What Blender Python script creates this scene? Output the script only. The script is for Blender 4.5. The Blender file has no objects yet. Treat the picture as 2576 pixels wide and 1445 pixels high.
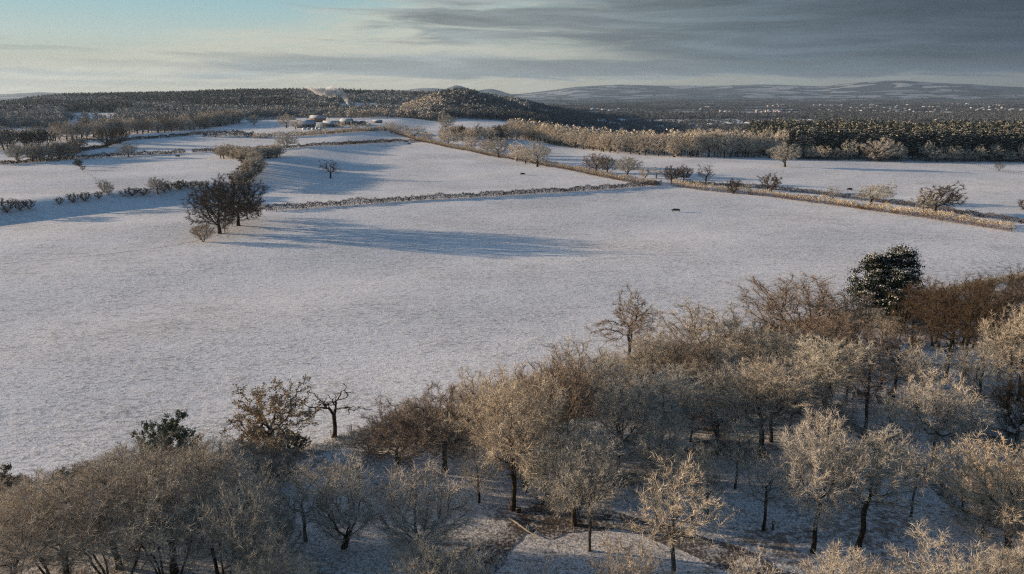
import bpy, math, random
import numpy as np
from mathutils import Vector

random.seed(7)
RNG = np.random.default_rng(7)
SC = bpy.context.scene
COL = SC.collection

# ------------------------------------------------------------------ camera
TH = math.radians(13.95)
CZ = 50.0
FPX = 1983.0                      # focal length in the units of the 2576 px wide layout
cd = bpy.data.cameras.new('camera')
cam = bpy.data.objects.new('camera', cd)
COL.objects.link(cam)
cam.location = (0, 0, CZ)
cam.rotation_euler = (math.pi / 2 - TH, 0, 0)
cd.sensor_width = 36.0
cd.lens = 36.0 * FPX / 2576.0
cd.clip_start = 0.5
cd.clip_end = 90000
SC.camera = cam

# ------------------------------------------------------------------ light and exposure
SUN_EL = math.radians(8.6)
SUN_AZ = math.atan2(-0.978, 0.21)          # sun stands far left, a little ahead
sd = bpy.data.lights.new('sun', 'SUN')
sd.energy = 5.0
sd.angle = math.radians(0.5)
sd.color = (1.0, 0.75, 0.51)
sun = bpy.data.objects.new('sun', sd)
COL.objects.link(sun)
tr = Vector((-math.cos(SUN_EL) * math.sin(SUN_AZ), -math.cos(SUN_EL) * math.cos(SUN_AZ), -math.sin(SUN_EL)))
sun.rotation_euler = tr.to_track_quat('-Z', 'Y').to_euler()
sun.location = (-300, 60, 200)
vs = SC.view_settings
vs.view_transform = 'Standard'
vs.look = 'None'
vs.exposure = 0.88
vs.gamma = 1.0
vs.use_curve_mapping = False
SC.cycles.use_denoising = False
SC.cycles.sampling_pattern = 'TABULATED_SOBOL'
SC.cycles.filter_width = 1.2
SC.cycles.max_bounces = 4
SC.cycles.diffuse_bounces = 2
SC.cycles.volume_bounces = 1
SC.cycles.transparent_max_bounces = 4
SC.cycles.caustics_reflective = False
SC.cycles.caustics_refractive = False


class NT:
    """small node helper"""
    def __init__(s, tree):
        s.t = tree
        s.t.nodes.clear()

    def n(s, kind, **kw):
        nd = s.t.nodes.new(kind)
        for k, v in kw.items():
            setattr(nd, k, v)
        return nd

    def put(s, sock, v):
        if isinstance(v, bpy.types.NodeSocket):
            s.t.links.new(v, sock)
        elif v is not None:
            if hasattr(sock.default_value, '__len__') and not hasattr(v, '__len__'):
                v = (v, v, v, 1)[:len(sock.default_value)]
            if hasattr(v, '__len__') and len(v) == 3 and len(sock.default_value) == 4:
                v = (*v, 1)
            sock.default_value = v

    def m(s, op, a, b=None, c=None, clamp=False):
        nd = s.n('ShaderNodeMath', operation=op, use_clamp=clamp)
        for i, v in enumerate((a, b, c)):
            if v is not None:
                s.put(nd.inputs[i], v)
        return nd.outputs[0]

    def ramp(s, fac, stops, interp='LINEAR'):
        nd = s.n('ShaderNodeValToRGB')
        cr = nd.color_ramp
        cr.interpolation = interp
        while len(cr.elements) > 1:
            cr.elements.remove(cr.elements[0])
        for i, (p, c) in enumerate(stops):
            if not hasattr(c, '__len__'):
                c = (c, c, c)
            e = cr.elements[0] if i == 0 else cr.elements.new(p)
            e.position = p
            e.color = (*c[:3], 1)
        s.put(nd.inputs[0], fac)
        return nd.outputs[0]

    def mix(s, f, a, b, mode='MIX'):
        nd = s.n('ShaderNodeMix', data_type='RGBA', blend_type=mode)
        s.put(nd.inputs[0], f)
        s.put(nd.inputs[6], a)
        s.put(nd.inputs[7], b)
        return nd.outputs[2]

    def noise(s, vec, scale, detail=4, rough=0.55, dist=0.0):
        nd = s.n('ShaderNodeTexNoise')
        if vec is not None:
            s.put(nd.inputs['Vector'], vec)
        nd.inputs['Scale'].default_value = scale
        nd.inputs['Detail'].default_value = detail
        nd.inputs['Roughness'].default_value = rough
        nd.inputs['Distortion'].default_value = dist
        return nd.outputs[0]

    def xyz(s, x, y, z):
        nd = s.n('ShaderNodeCombineXYZ')
        for i, v in enumerate((x, y, z)):
            s.put(nd.inputs[i], v)
        return nd.outputs[0]

    def mr(s, v, a, b, c=0.0, d=1.0, smooth=True):
        nd = s.n('ShaderNodeMapRange')
        nd.interpolation_type = 'SMOOTHSTEP' if smooth else 'LINEAR'
        for i, q in enumerate((v, a, b, c, d)):
            s.put(nd.inputs[i], q)
        return nd.outputs[0]


# ------------------------------------------------------------------ sky
def build_world():
    w = bpy.data.worlds.new('World')
    SC.world = w
    w.use_nodes = True
    T = NT(w.node_tree)
    tc = T.n('ShaderNodeTexCoord')
    sp = T.n('ShaderNodeSeparateXYZ')
    T.put(sp.inputs[0], tc.outputs['Generated'])
    x, y, z = sp.outputs
    a = T.m('ARCTAN2', x, y)
    e = z
    sky = T.n('ShaderNodeTexSky', sky_type='NISHITA', sun_disc=False)
    sky.sun_elevation = SUN_EL
    sky.sun_rotation = SUN_AZ
    sky.air_density = 1.0
    sky.dust_density = 0.6
    skyc = T.mix(1.0, sky.outputs[0], (0.05, 0.062, 0.075), 'MULTIPLY')
    def N(fa, fe, off, det=7, rough=0.6, dist=0.5, slope=0.0):
        ee = T.m('ADD', e, T.m('MULTIPLY', a, slope))
        return T.noise(T.xyz(T.m('MULTIPLY', a, fa), T.m('MULTIPLY', ee, fe), off), 1.0, det, rough, dist)
    soft = N(3.0, 26.0, 1.7, 5, 0.55, 0.4, 0.02)
    streak = N(6.5, 75.0, 4.2, 8, 0.6, 0.7, 0.03)
    fine = N(16.0, 240.0, 8.8, 8, 0.66, 1.0, -0.06)
    ripple = N(22.0, 210.0, 2.3, 6, 0.6, 1.4, -0.18)
    nz = T.m('SUBTRACT', T.m('ADD', T.m('MULTIPLY', soft, 0.6), T.m('MULTIPLY', streak, 0.4)), 0.5)
    eh = T.mr(e, -0.01, 0.16, 0, 1, False)
    clear = T.ramp(eh, [(0.0, (0.215, 0.185, 0.11)), (0.10, (0.25, 0.22, 0.14)), (0.26, (0.26, 0.26, 0.20)),
                        (0.42, (0.25, 0.30, 0.275)), (0.62, (0.185, 0.285, 0.30)), (1.0, (0.115, 0.215, 0.255))])
    base = T.mix(T.mr(e, 0.12, 0.45), clear, skyc)
    base = T.mix(1.0, base, T.ramp(T.mr(a, -0.5, 0.75), [(0, 1.0), (0.35, 0.95), (0.6, (0.66, 0.68, 0.70)), (1.0, (0.34, 0.37, 0.41))]), 'MULTIPLY')
    # cream cirrus under a slanting edge
    d1 = T.m('ADD', T.m('SUBTRACT', T.m('ADD', a, 0.70), T.m('MULTIPLY', e, 4.96)), T.m('MULTIPLY', nz, 0.55))
    tex = T.m('ADD', T.m('MULTIPLY', T.mr(fine, 0.40, 0.58), 0.5), T.m('MULTIPLY', T.mr(ripple, 0.42, 0.58), 0.5))
    cir = T.m('MULTIPLY', T.mr(d1, -0.04, 0.13), T.m('ADD', 0.34, T.m('MULTIPLY', tex, 0.66)))
    cir = T.m('MULTIPLY', cir, T.mr(e, 0.5, 0.2))
    cream = T.ramp(T.mr(a, -0.55, 0.6, 0, 1, False), [(0, (0.34, 0.315, 0.24)), (0.4, (0.33, 0.32, 0.265)), (0.7, (0.20, 0.205, 0.185)), (1, (0.09, 0.10, 0.105))])
    base = T.mix(T.m('MULTIPLY', cir, 0.8), base, cream)
    # the grey bank and its long low tongue
    er = T.m('ADD', e, T.m('MULTIPLY', T.m('SUBTRACT', streak, 0.5), 0.035))
    low = T.mr(a, 0.02, 0.26, 0.056, 0.024)
    b1 = T.m('MULTIPLY', T.mr(T.m('ADD', T.m('ADD', a, 0.12), T.m('ADD', T.m('MULTIPLY', nz, 0.8), T.m('MULTIPLY', T.m('SUBTRACT', streak, 0.5), 0.7))), -0.10, 0.22),
             T.mr(T.m('SUBTRACT', er, low), -0.014, 0.018))
    b2 = T.m('MULTIPLY', T.m('MULTIPLY', T.mr(er, 0.013, 0.021), T.mr(er, 0.046, 0.034)),
             T.mr(T.m('ADD', a, T.m('MULTIPLY', nz, 0.8)), -0.44, -0.26))
    bank = T.m('MAXIMUM', b1, T.m('MULTIPLY', b2, 0.9))
    gcol = T.ramp(T.mr(a, -0.45, 0.6, 0, 1, False), [(0, (0.15, 0.165, 0.16)), (0.4, (0.125, 0.143, 0.147)), (0.7, (0.045, 0.062, 0.075)), (1.0, (0.014, 0.024, 0.037))])
    gcol = T.mix(1.0, gcol, T.ramp(N(5.0, 60.0, 12.1, 6, 0.55, 0.6, 0.02), [(0.32, 0.7), (0.5, 1.0), (0.66, 1.5)]), 'MULTIPLY')
    gcol = T.mix(1.0, gcol, T.ramp(fine, [(0.3, 0.93), (0.7, 1.1)]), 'MULTIPLY')
    gcol = T.mix(T.mr(e, 0.13, 0.4), gcol, (0.055, 0.098, 0.158))
    base = T.mix(T.m('MULTIPLY', bank, 0.94), base, gcol)
    # thin grey wisps low on the left
    for e0, we, a0_, wa, st in ((0.068, 0.007, -0.66, 0.10, 0.75), (0.055, 0.004, -0.62, 0.085, 0.7), (0.043, 0.003, -0.53, 0.09, 0.45),
                                (0.042, 0.004, -0.36, 0.07, 0.5), (0.020, 0.0045, -0.53, 0.12, 0.6), (0.008, 0.006, -0.46, 0.28, 0.4), (0.029, 0.003, -0.42, 0.10, 0.4)):
        de = T.m('ABSOLUTE', T.m('SUBTRACT', T.m('ADD', e, T.m('MULTIPLY', T.m('SUBTRACT', streak, 0.5), 0.02)), e0))
        da = T.m('ABSOLUTE', T.m('SUBTRACT', a, a0_))
        w = T.m('MULTIPLY', T.mr(de, we, we * 0.15), T.mr(da, wa, wa * 0.3))
        base = T.mix(T.m('MULTIPLY', w, st), base, (0.16, 0.17, 0.155))
    bg = T.n('ShaderNodeBackground')
    T.put(bg.inputs[0], base)
    bg.inputs[1].default_value = 1.0
    out = T.n('ShaderNodeOutputWorld')
    T.t.links.new(bg.outputs[0], out.inputs[0])


build_world()

# ------------------------------------------------------------------ lie of the land
def ss(a, b, x):
    t = np.clip((x - a) / (b - a), 0, 1)
    return t * t * (3 - 2 * t)


def flat_pt(u, v):
    dy = 722.5 - v
    X, Y, Z = u - 1288, FPX * math.cos(TH) + dy * math.sin(TH), -FPX * math.sin(TH) + dy * math.cos(TH)
    k = -CZ / Z
    return X * k, Y * k


BA, BB = flat_pt(0, 545), flat_pt(480, 492)
_bl = math.hypot(BB[0] - BA[0], BB[1] - BA[1])
BN = (-(BB[1] - BA[1]) / _bl, (BB[0] - BA[0]) / _bl)      # points up-left, away from the camera


def wob(x, y, s, k):
    return (np.sin(x / s + 1.7 * k) * np.cos(y / (s * 1.21) - k) + 0.6 * np.sin((x + y) / (s * 0.63) + 2.3 * k)
            + 0.4 * np.sin((x - 1.3 * y) / (s * 0.41) + k * 3.1))


HILL_U = [-600, -200, 0, 100, 200, 400, 700, 1000, 1030, 1052, 1090, 1120, 1135, 1146, 1160, 1175, 1200, 1230, 1250, 1290, 1350,
          1400, 1450, 1560, 1650, 1800, 1900, 2000, 2070, 2180, 2270, 2350, 2440, 2500, 2576, 2800, 3200]
HILL_V = [236, 234, 237, 232, 236, 234, 236, 232, 226, 223, 223, 226, 222, 218, 220, 225, 231, 226, 228, 239, 232,
          226, 219, 214, 216, 217, 215, 217, 220.5, 212, 207, 212, 215, 219, 222, 218, 224]
HILL_T = [(u - 1288) / 2043.0 for u in HILL_U]
HILL_Z = [(230 - v) / 2043.0 * 13000 + 50 for v in HILL_V]


def H(x, y):
    x = np.asarray(x, float)
    y = np.asarray(y, float)
    r = np.hypot(x, y)
    yy = np.maximum(y, 60.0)
    t = np.clip(x / yy, -3, 3)
    z = 0.45 * wob(x, y, 47, 1.0) + 0.5 * wob(x, y, 110, 2.0) * ss(60, 250, r)
    d = (x - BA[0]) * BN[0] + (y - BA[1]) * BN[1]
    z = z + 5.0 * ss(-26, 2, d) * (1 - ss(-165, -95, x)) * (1 - ss(700, 1000, r) * 0)
    left = 1 - ss(-0.06, 0.10, t)
    z = z + 7.0 * ss(450, 950, y) * left + 1.2 * wob(x, y, 150, 3.0) * ss(450, 800, y)
    y0 = 700 + 190 * ss(0.15, 0.33, t)
    V = ss(0.02, 0.16, t) * ss(y0, y0 + 750, y)
    z = z * (1 - V) - 45 * V
    xr = x / yy * 2200
    rp = np.interp(xr, [-3000, -1387, -1225, -900, -741, -450, -310, -150, 13, 170, 320], [0, 9, 25, 33, 41, 41, 39, 36, 18, -20, -45])
    m = ss(1500, 2300, y)
    z = z * (1 - m) + (rp + 1.5 * wob(x, y, 170, 4.0)) * m
    b = ss(2700, 4300, y)
    z = z * (1 - b) - 45 * b
    xk = x / yy * 1450
    kp = np.interp(xk, [-260, -215, -183, -125, -91, -62, -27, 8, 44, 94, 140], [-5, 7, 17, 39, 43, 37, 28, 16, 2, -14, -40])
    wk = np.exp(-((y - 1470) / 150.0) ** 2)
    z = np.where((kp > z), z + (kp - z) * wk, z)
    # ground behind the camera and to the far sides stays open country
    hz = np.interp(t, HILL_T, HILL_Z)
    f = ss(8800, 13000, r) * (1 - 0.75 * ss(13200, 24000, r))
    rough = 1 + 0.16 * wob(x, y, 900, 5.0) * ss(9000, 10500, r) * (1 - ss(12000, 12900, r))
    z = z + (hz + 45) * f * rough * (y > 0)
    return z


def ray(u, v):
    dy = 722.5 - v
    d = np.array([u - 1288, FPX * math.cos(TH) + dy * math.sin(TH), -FPX * math.sin(TH) + dy * math.cos(TH)])
    return d / np.linalg.norm(d)


_ST = 20 * 1.006 ** np.arange(1120)


def ground(u, v):
    """the point of the ground seen at a place of the layout"""
    d = ray(u, v)
    p = d[None, :] * _ST[:, None]
    below = (p[:, 2] + CZ) < H(p[:, 0], p[:, 1])
    i = int(np.argmax(below)) if below.any() else len(_ST) - 1
    lo, hi = _ST[max(i - 1, 0)], _ST[i]
    for _ in range(18):
        mid = (lo + hi) / 2
        q = d * mid
        if q[2] + CZ < float(H(q[0], q[1])):
            hi = mid
        else:
            lo = mid
    q = d * hi
    return float(q[0]), float(q[1]), float(H(q[0], q[1]))


def h1(x, y):
    return float(H(x, y))


def fit(u, v, vt, w):
    """base point, height and width in metres of something standing at (u, v) with its top at vt"""
    P = ground(u, v)
    k = (722.5 - vt) / FPX
    Z = P[1] * (k * math.cos(TH) - math.sin(TH)) / (math.cos(TH) + k * math.sin(TH))
    fw = P[1] * math.cos(TH) - (P[2] - CZ) * math.sin(TH)
    return P, CZ + Z - P[2], w * fw / FPX


def project(x, y, z):
    fw = y * math.cos(TH) - (z - CZ) * math.sin(TH)
    up = y * math.sin(TH) + (z - CZ) * math.cos(TH)
    return 1288 + FPX * x / fw, 722.5 - FPX * up / fw


# ------------------------------------------------------------------ mesh helpers
def mesh_np(name, V, quads=None, tris=None, mats=(), attrs=None, smooth=False, mi=None):
    V = np.asarray(V, np.float32).reshape(-1, 3)
    q = np.zeros((0, 4), np.int32) if quads is None else np.asarray(quads, np.int32).reshape(-1, 4)
    t = np.zeros((0, 3), np.int32) if tris is None else np.asarray(tris, np.int32).reshape(-1, 3)
    me = bpy.data.meshes.new(name)
    me.vertices.add(len(V))
    me.vertices.foreach_set('co', V.ravel())
    me.loops.add(q.size + t.size)
    me.loops.foreach_set('vertex_index', np.concatenate([q.ravel(), t.ravel()]))
    me.polygons.add(len(q) + len(t))
    st = np.concatenate([np.arange(len(q)) * 4, q.size + np.arange(len(t)) * 3]).astype(np.int32)
    me.polygons.foreach_set('loop_start', st)
    if smooth:
        me.polygons.foreach_set('use_smooth', np.ones(len(q) + len(t), bool))
    if mi is not None:
        me.polygons.foreach_set('material_index', np.asarray(mi, np.int32))
    for k, a in (attrs or {}).items():
        at = me.attributes.new(k, 'FLOAT', 'POINT')
        at.data.foreach_set('value', np.asarray(a, np.float32).ravel())
    for m in mats:
        me.materials.append(m)
    me.update(calc_edges=True)
    return me


def link(name, data, parent=None, loc=None):
    o = bpy.data.objects.new(name, data)
    COL.objects.link(o)
    if parent is not None:
        o.parent = parent
    if loc is not None:
        o.location = loc
    return o


def tag(o, label=None, cat=None, group=None, kind=None):
    if label:
        o['label'] = label
    if cat:
        o['category'] = cat
    if group:
        o['group'] = group
    if kind:
        o['kind'] = kind
    return o


def unit(a):
    return a / np.maximum(np.linalg.norm(a, axis=-1, keepdims=True), 1e-9)


def frusta(P0, P1, R0, R1, n):
    d = unit(P1 - P0)
    ref = np.where(np.abs(d[:, 2:3]) > 0.9, np.array([[1.0, 0, 0]]), np.array([[0, 0, 1.0]]))
    a = unit(np.cross(d, ref))
    b = np.cross(d, a)
    th = np.arange(n) * 2 * math.pi / n
    ring = a[:, None, :] * np.cos(th)[None, :, None] + b[:, None, :] * np.sin(th)[None, :, None]
    V = np.stack([P0[:, None, :] + ring * R0[:, None, None], P1[:, None, :] + ring * R1[:, None, None]], 1)
    N = len(P0)
    base = (np.arange(N) * 2 * n)[:, None]
    i = np.arange(n)
    j = (i + 1) % n
    Q = np.stack([base + i, base + j, base + n + j, base + n + i], -1)
    return V.reshape(-1, 3), Q.reshape(-1, 4)


def join(parts):
    """parts: (V, quads, tris, tip) -> one"""
    Vs, Qs, Ts, As = [], [], [], []
    off = 0
    for V, Q, T, A in parts:
        Vs.append(V)
        if Q is not None and len(Q):
            Qs.append(Q + off)
        if T is not None and len(T):
            Ts.append(T + off)
        As.append(np.full(len(V), A) if np.isscalar(A) else A)
        off += len(V)
    return (np.concatenate(Vs), np.concatenate(Qs) if Qs else np.zeros((0, 4), int),
            np.concatenate(Ts) if Ts else np.zeros((0, 3), int), np.concatenate(As))


def sticks(P, D, L, W, rng, tipv=1.0, basev=0.4):
    """thin flat pointed twigs"""
    s = unit(np.cross(D, rng.normal(size=P.shape)))
    V = np.stack([P - s * W[:, None] / 2, P + s * W[:, None] / 2, P + D * L[:, None]], 1).reshape(-1, 3)
    T = np.arange(len(P) * 3).reshape(-1, 3)
    A = np.tile([basev, basev, tipv], len(P)) + np.repeat(rng.normal(size=len(P)) * 0.12, 3)
    return V, None, T, np.clip(A, 0, 1)


def flakes(P, S, rng, flat=0.0, A=0.5):
    """small facets of foliage"""
    n = len(P)
    a = unit(rng.normal(size=(n, 3)) * np.array([1, 1, 1 - flat]))
    b = unit(np.cross(a, rng.normal(size=(n, 3)) * np.array([1 - flat, 1 - flat, 1]) + np.array([0, 0, flat])))
    c = unit(a * -0.5 + b * 0.87 + rng.normal(size=(n, 3)) * 0.15)
    c2 = unit(a * -0.5 - b * 0.87 + rng.normal(size=(n, 3)) * 0.15)
    S = np.broadcast_to(S, (n,))[:, None]
    V = np.stack([P + a * S, P + c * S, P + c2 * S], 1).reshape(-1, 3)
    AA = np.repeat(np.broadcast_to(A, (n,)), 3)
    return V, None, np.arange(n * 3).reshape(-1, 3), AA


# ------------------------------------------------------------------ trees
def colonize(rng, attr, starts, step, di, dk, up=0.12, jit=0.18, iters=110):
    P = [np.array(p, float) for ch in starts for p in ch]
    par = []
    k = 0
    for ch in starts:
        for i in range(len(ch)):
            par.append(k - 1 if i else -1)
            k += 1
    P = np.array(P)
    par = list(par)
    A = attr.copy()
    D2 = ((A[:, None, :] - P[None]) ** 2).sum(-1)
    near = D2.argmin(1)
    dist = np.sqrt(D2.min(1))
    for _ in range(iters):
        act = dist < di
        if not act.any():
            if len(A) == 0:
                break
            i = dist.argmin()
            act = np.zeros(len(A), bool)
            act[i] = True
        ids = near[act]
        dv = unit(A[act] - P[ids])
        acc = np.zeros((len(P), 3))
        np.add.at(acc, ids, dv)
        g = np.unique(ids)
        d = unit(acc[g]) + np.array([0, 0, up]) + rng.normal(size=(len(g), 3)) * jit
        new = P[g] + unit(d) * step
        base = len(P)
        P = np.concatenate([P, new])
        par += list(g)
        dn = np.sqrt(((A[:, None, :] - new[None]) ** 2).sum(-1))
        bi = dn.argmin(1)
        bd = dn[np.arange(len(A)), bi]
        better = bd < dist
        near = np.where(better, base + bi, near)
        dist = np.where(better, bd, dist)
        keep = dist > dk
        A, near, dist = A[keep], near[keep], dist[keep]
        if len(A) == 0 or len(P) > 6000:
            break
    return P, np.array(par)


def radii(P, par, tip, p=2.2):
    n = len(P)
    acc = np.zeros(n)
    r = np.zeros(n)
    for i in range(n - 1, -1, -1):
        r[i] = max(acc[i], tip ** p) ** (1 / p)
        if par[i] >= 0:
            acc[par[i]] += r[i] ** p
    return r


def crown_points(rng, n, cz, rx, rz, lump=0.25, shell=0.55, low=-1.0, lean=0.0):
    d = unit(rng.normal(size=(n * 3, 3)))
    d = d[d[:, 2] > low][:n]
    ph = rng.uniform(0, 6.28, 6)
    az = np.arctan2(d[:, 1], d[:, 0])
    f = 1 + lump * (0.5 * np.sin(3 * az + ph[0] + 2 * d[:, 2]) + 0.4 * np.sin(5 * az + ph[1] - 3 * d[:, 2]) + 0.4 * np.sin(6 * d[:, 2] + ph[2] + az))
    r = rng.uniform(0.12, 1, len(d)) ** shell * f
    P = d * r[:, None] * np.array([rx, rx, rz])
    P[:, 0] += lean * (P[:, 2] + rz) / (2 * rz) * rx
    P[:, 2] += cz
    return P


def make_tree(seed, Ht=14.0, Wd=11.0, bole=0.25, kind='round', na=1100, step=0.45, tw=4, tlen=0.8, twid=0.035,
              tip_r=0.016, lump=0.25, stems=1, up=0.12, leaves=0, leaf=0.12, droop=0.0, lean=0.0, jit=0.18, sub=2, di=None):
    """skeleton grown into a crown volume; returns trunk and crown arrays"""
    rng = np.random.default_rng(seed)
    cb = Ht * bole
    rz = (Ht - cb) / 2
    cz = cb + rz
    attr = crown_points(rng, na, cz, Wd / 2, rz, lump, 0.5, -0.95, lean)
    if kind == 'vase':            # narrow below, broad above
        k = np.clip((attr[:, 2] - cb) / (Ht - cb), 0, 1)
        attr[:, :2] *= (0.35 + 0.75 * k ** 0.7)[:, None]
    if kind == 'dome':            # flat-based dome
        attr[:, 2] = np.where(attr[:, 2] < cz - rz * 0.45, cz - rz * 0.45 + (attr[:, 2] - cz + rz * 0.45) * 0.35, attr[:, 2])
    if kind == 'cone':
        k = np.clip((attr[:, 2] - cb) / (Ht - cb), 0, 1)
        attr[:, :2] *= (1.15 - 0.8 * k)[:, None]
    starts = []
    for s in range(stems):
        ch = []
        off = rng.normal(size=2) * (0.0 if stems == 1 else 0.12)
        dr = rng.normal(size=2) * (0.03 if stems == 1 else 0.16)
        top = cb + (0.10 * Ht if kind != 'dome' else 0.04 * Ht)
        m = max(2, int(top / step))
        for i in range(m + 1):
            zz = top * i / m
            ch.append((off[0] + dr[0] * zz + 0.06 * math.sin(zz * 1.3 + s), off[1] + dr[1] * zz + 0.06 * math.cos(zz * 1.1 + s), zz - (0.4 if i == 0 else 0)))
        starts.append(ch)
    P, par = colonize(rng, attr, starts, step, di or max(Wd * 0.32, 2.5), step * 1.25, up, jit)
    r = radii(P, par, tip_r)
    # butt flare
    r = r * (1 + 0.5 * np.exp(-np.maximum(P[:, 2], 0) / (0.05 * Ht)))
    has = par >= 0
    idx = np.nonzero(has)[0]
    P0, P1, R0, R1 = P[par[idx]], P[idx], r[par[idx]], r[idx]
    R0 = np.minimum(R0, R1 * 1.5)
    big = R1 > max(tip_r * 3.6, 0.05)
    Vt, Qt = frusta(P0[big], P1[big] + (P1[big] - P0[big]) * 0.06, R0[big], R1[big], 7)
    trunk = (Vt, Qt, np.zeros((0, 3), int), np.zeros(len(Vt)))
    sm = ~big
    Vb, Qb = frusta(P0[sm], P1[sm], R0[sm], R1[sm], 3)
    parts = [(Vb, Qb, None, 0.25)]
    ends = idx[sm]
    ctr = np.array([0, 0, cz * 0.8])
    B = np.repeat(P[ends], tw, 0) + (np.repeat(P[par[ends]] - P[ends], tw, 0)) * rng.uniform(0, 1, (len(ends) * tw, 1))
    bd = np.repeat(unit(P[ends] - P[par[ends]]), tw, 0)
    outw = unit(B - ctr)
    D = unit(bd * 0.7 + outw * 0.45 + rng.normal(size=B.shape) * 0.55 + np.array([0, 0, 0.12 - droop]))
    L = tlen * rng.uniform(0.5, 1.3, len(B))
    W = twid * rng.uniform(0.7, 1.3, len(B))
    parts.append(sticks(B, D, L, W, rng, 1.0, 0.45))
    for k in range(sub):
        B2 = B + D * (L * rng.uniform(0.2, 0.8, len(B)))[:, None]
        D2 = unit(D + rng.normal(size=B.shape) * 0.6 + np.array([0, 0, 0.08 - droop]))
        parts.append(sticks(B2, D2, L * rng.uniform(0.35, 0.75, len(B)), W * 0.8, rng, 1.0, 0.6))
    if leaves:
        sel = rng.integers(0, len(B), leaves)
        LP = B[sel] + D[sel] * (L[sel] * rng.uniform(0.3, 1.1, leaves))[:, None] + rng.normal(size=(leaves, 3)) * 0.12
        parts.append(flakes(LP, leaf * rng.uniform(0.6, 1.3, leaves), rng, 0.2, 0.15 + 0.5 * rng.random(leaves)))
    crown = join(parts)
    allv = crown[0]
    w = (np.percentile(allv[:, 0], 98.5) - np.percentile(allv[:, 0], 1.5))
    return dict(trunk=trunk, crown=crown, H=float(np.percentile(allv[:, 2], 99.6)), W=float(w), n=len(allv))


def make_conifer(seed, Ht=18.0, Wd=8.0, bole=0.35, pads=40, per=26, psize=1.1, fl=0.55, top='pine', snow=0.45, stems=1):
    """trunk, branches and snow-laden pads of needles"""
    rng = np.random.default_rng(seed)
    parts, tk = [], []
    zs = np.linspace(-0.4, Ht * 0.93, 12)
    x = 0.15 * np.sin(zs * 0.5 + seed)
    P = np.stack([x, 0.12 * np.cos(zs * 0.4), zs], 1)
    R = np.interp(zs, [0, Ht], [Ht * 0.018, 0.05])
    V, Q = frusta(P[:-1], P[1:], R[:-1], R[1:], 7)
    tk.append((V, Q, None, 0.0))
    c = []
    for i in range(pads):
        k = (i + 0.5) / pads
        z = Ht * (bole + (1 - bole) * k ** (0.85 if top == 'pine' else 1.0))
        if top == 'pine':
            rr = Wd / 2 * math.sqrt(max(0.03, 1 - (abs(k - 0.42) / 0.62) ** 2.2))
        elif top == 'spire':
            rr = Wd / 2 * (1.03 - k) ** 0.85
        else:                                     # broad dome
            rr = Wd / 2 * math.sqrt(max(0.02, 1 - (max(0, k - 0.25) / 0.78) ** 2)) * (0.75 + 0.25 * min(1, k * 5))
        a = i * 2.39996 + rng.normal() * 0.5
        q = rr * rng.uniform(0.55, 1.0) if rng.random() < 0.75 else rr * rng.uniform(0.1, 0.6)
        c.append((q * math.cos(a), q * math.sin(a), z - 0.12 * q + rng.normal() * 0.25))
    C = np.array(c)
    B0 = np.stack([np.interp(C[:, 2], zs, P[:, 0]), np.interp(C[:, 2], zs, P[:, 1]), C[:, 2] - 0.25 * np.hypot(C[:, 0], C[:, 1])], 1)
    V, Q = frusta(B0, C, np.full(pads, 0.09), np.full(pads, 0.04), 4)
    tk.append((V, Q, None, 0.0))
    S = psize * rng.uniform(0.7, 1.25, pads)
    n = pads * per
    ci = np.repeat(np.arange(pads), per)
    d = rng.normal(size=(n, 3)) * np.array([0.6, 0.6, 0.3])
    out = unit(C * np.array([1, 1, 0]) + 1e-6)
    Pn = C[ci] + d * S[ci][:, None] + out[ci] * (rng.uniform(0, 0.5, n) * S[ci])[:, None]
    parts.append(flakes(Pn, fl * rng.uniform(0.5, 1.1, n), rng, 0.15, 0.1 * rng.random(n)))
    m = int(n * snow)
    cs = rng.integers(0, pads, m)
    Ps = C[cs] + rng.normal(size=(m, 3)) * np.array([0.5, 0.5, 0.08]) * S[cs][:, None] + np.array([0, 0, 0.42]) * S[cs][:, None] + out[cs] * (rng.uniform(0, 0.4, m) * S[cs])[:, None]
    parts.append(flakes(Ps, fl * rng.uniform(0.4, 0.85, m), rng, 0.6, rng.uniform(0.7, 1.0, m)))
    crown = join(parts)
    return dict(trunk=join(tk), crown=crown, H=float(crown[0][:, 2].max()), W=float(np.ptp(crown[0][:, 0])) * 0.95, n=len(crown[0]))


def make_far(seed, Ht=13.0, Wd=10.0, bole=0.2, n=130, size=0.95, shape='round', tipb=0.6):
    """a tree a few pixels large: trunk and a loose crown of small facets"""
    rng = np.random.default_rng(seed)
    cb = Ht * bole
    rz = (Ht - cb) / 2
    P = crown_points(rng, n, cb + rz, Wd / 2, rz, 0.3, 0.33, -0.9)
    if shape == 'spire':
        k = np.clip((P[:, 2] - cb) / (Ht - cb), 0, 1)
        P[:, :2] *= (1.25 - 1.05 * k)[:, None]
    up = np.clip((P[:, 2] - cb) / (Ht - cb), 0, 1)
    A = np.clip(tipb * (0.45 + 0.6 * up) + rng.normal(size=n) * 0.15, 0, 1)
    cr = flakes(P, size * rng.uniform(0.6, 1.25, n), rng, 0.1, A)
    V, Q = frusta(np.array([[0, 0, -0.5]]), np.array([[0, 0, cb + rz * 0.9]]), np.array([Ht * 0.024]), np.array([0.08]), 5)
    # limbs
    L = rng.integers(0, n, 7)
    V2, Q2 = frusta(np.tile([[0, 0, cb + rz * 0.3]], (7, 1)), P[L], np.full(7, 0.12), np.full(7, 0.04), 3)
    return dict(trunk=join([(V, Q, None, 0.0), (V2, Q2, None, 0.0)]), crown=(cr[0], np.zeros((0, 4), int), cr[2], cr[3]), H=float(P[:, 2].max()), W=float(np.ptp(P[:, 0])), n=n)


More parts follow.
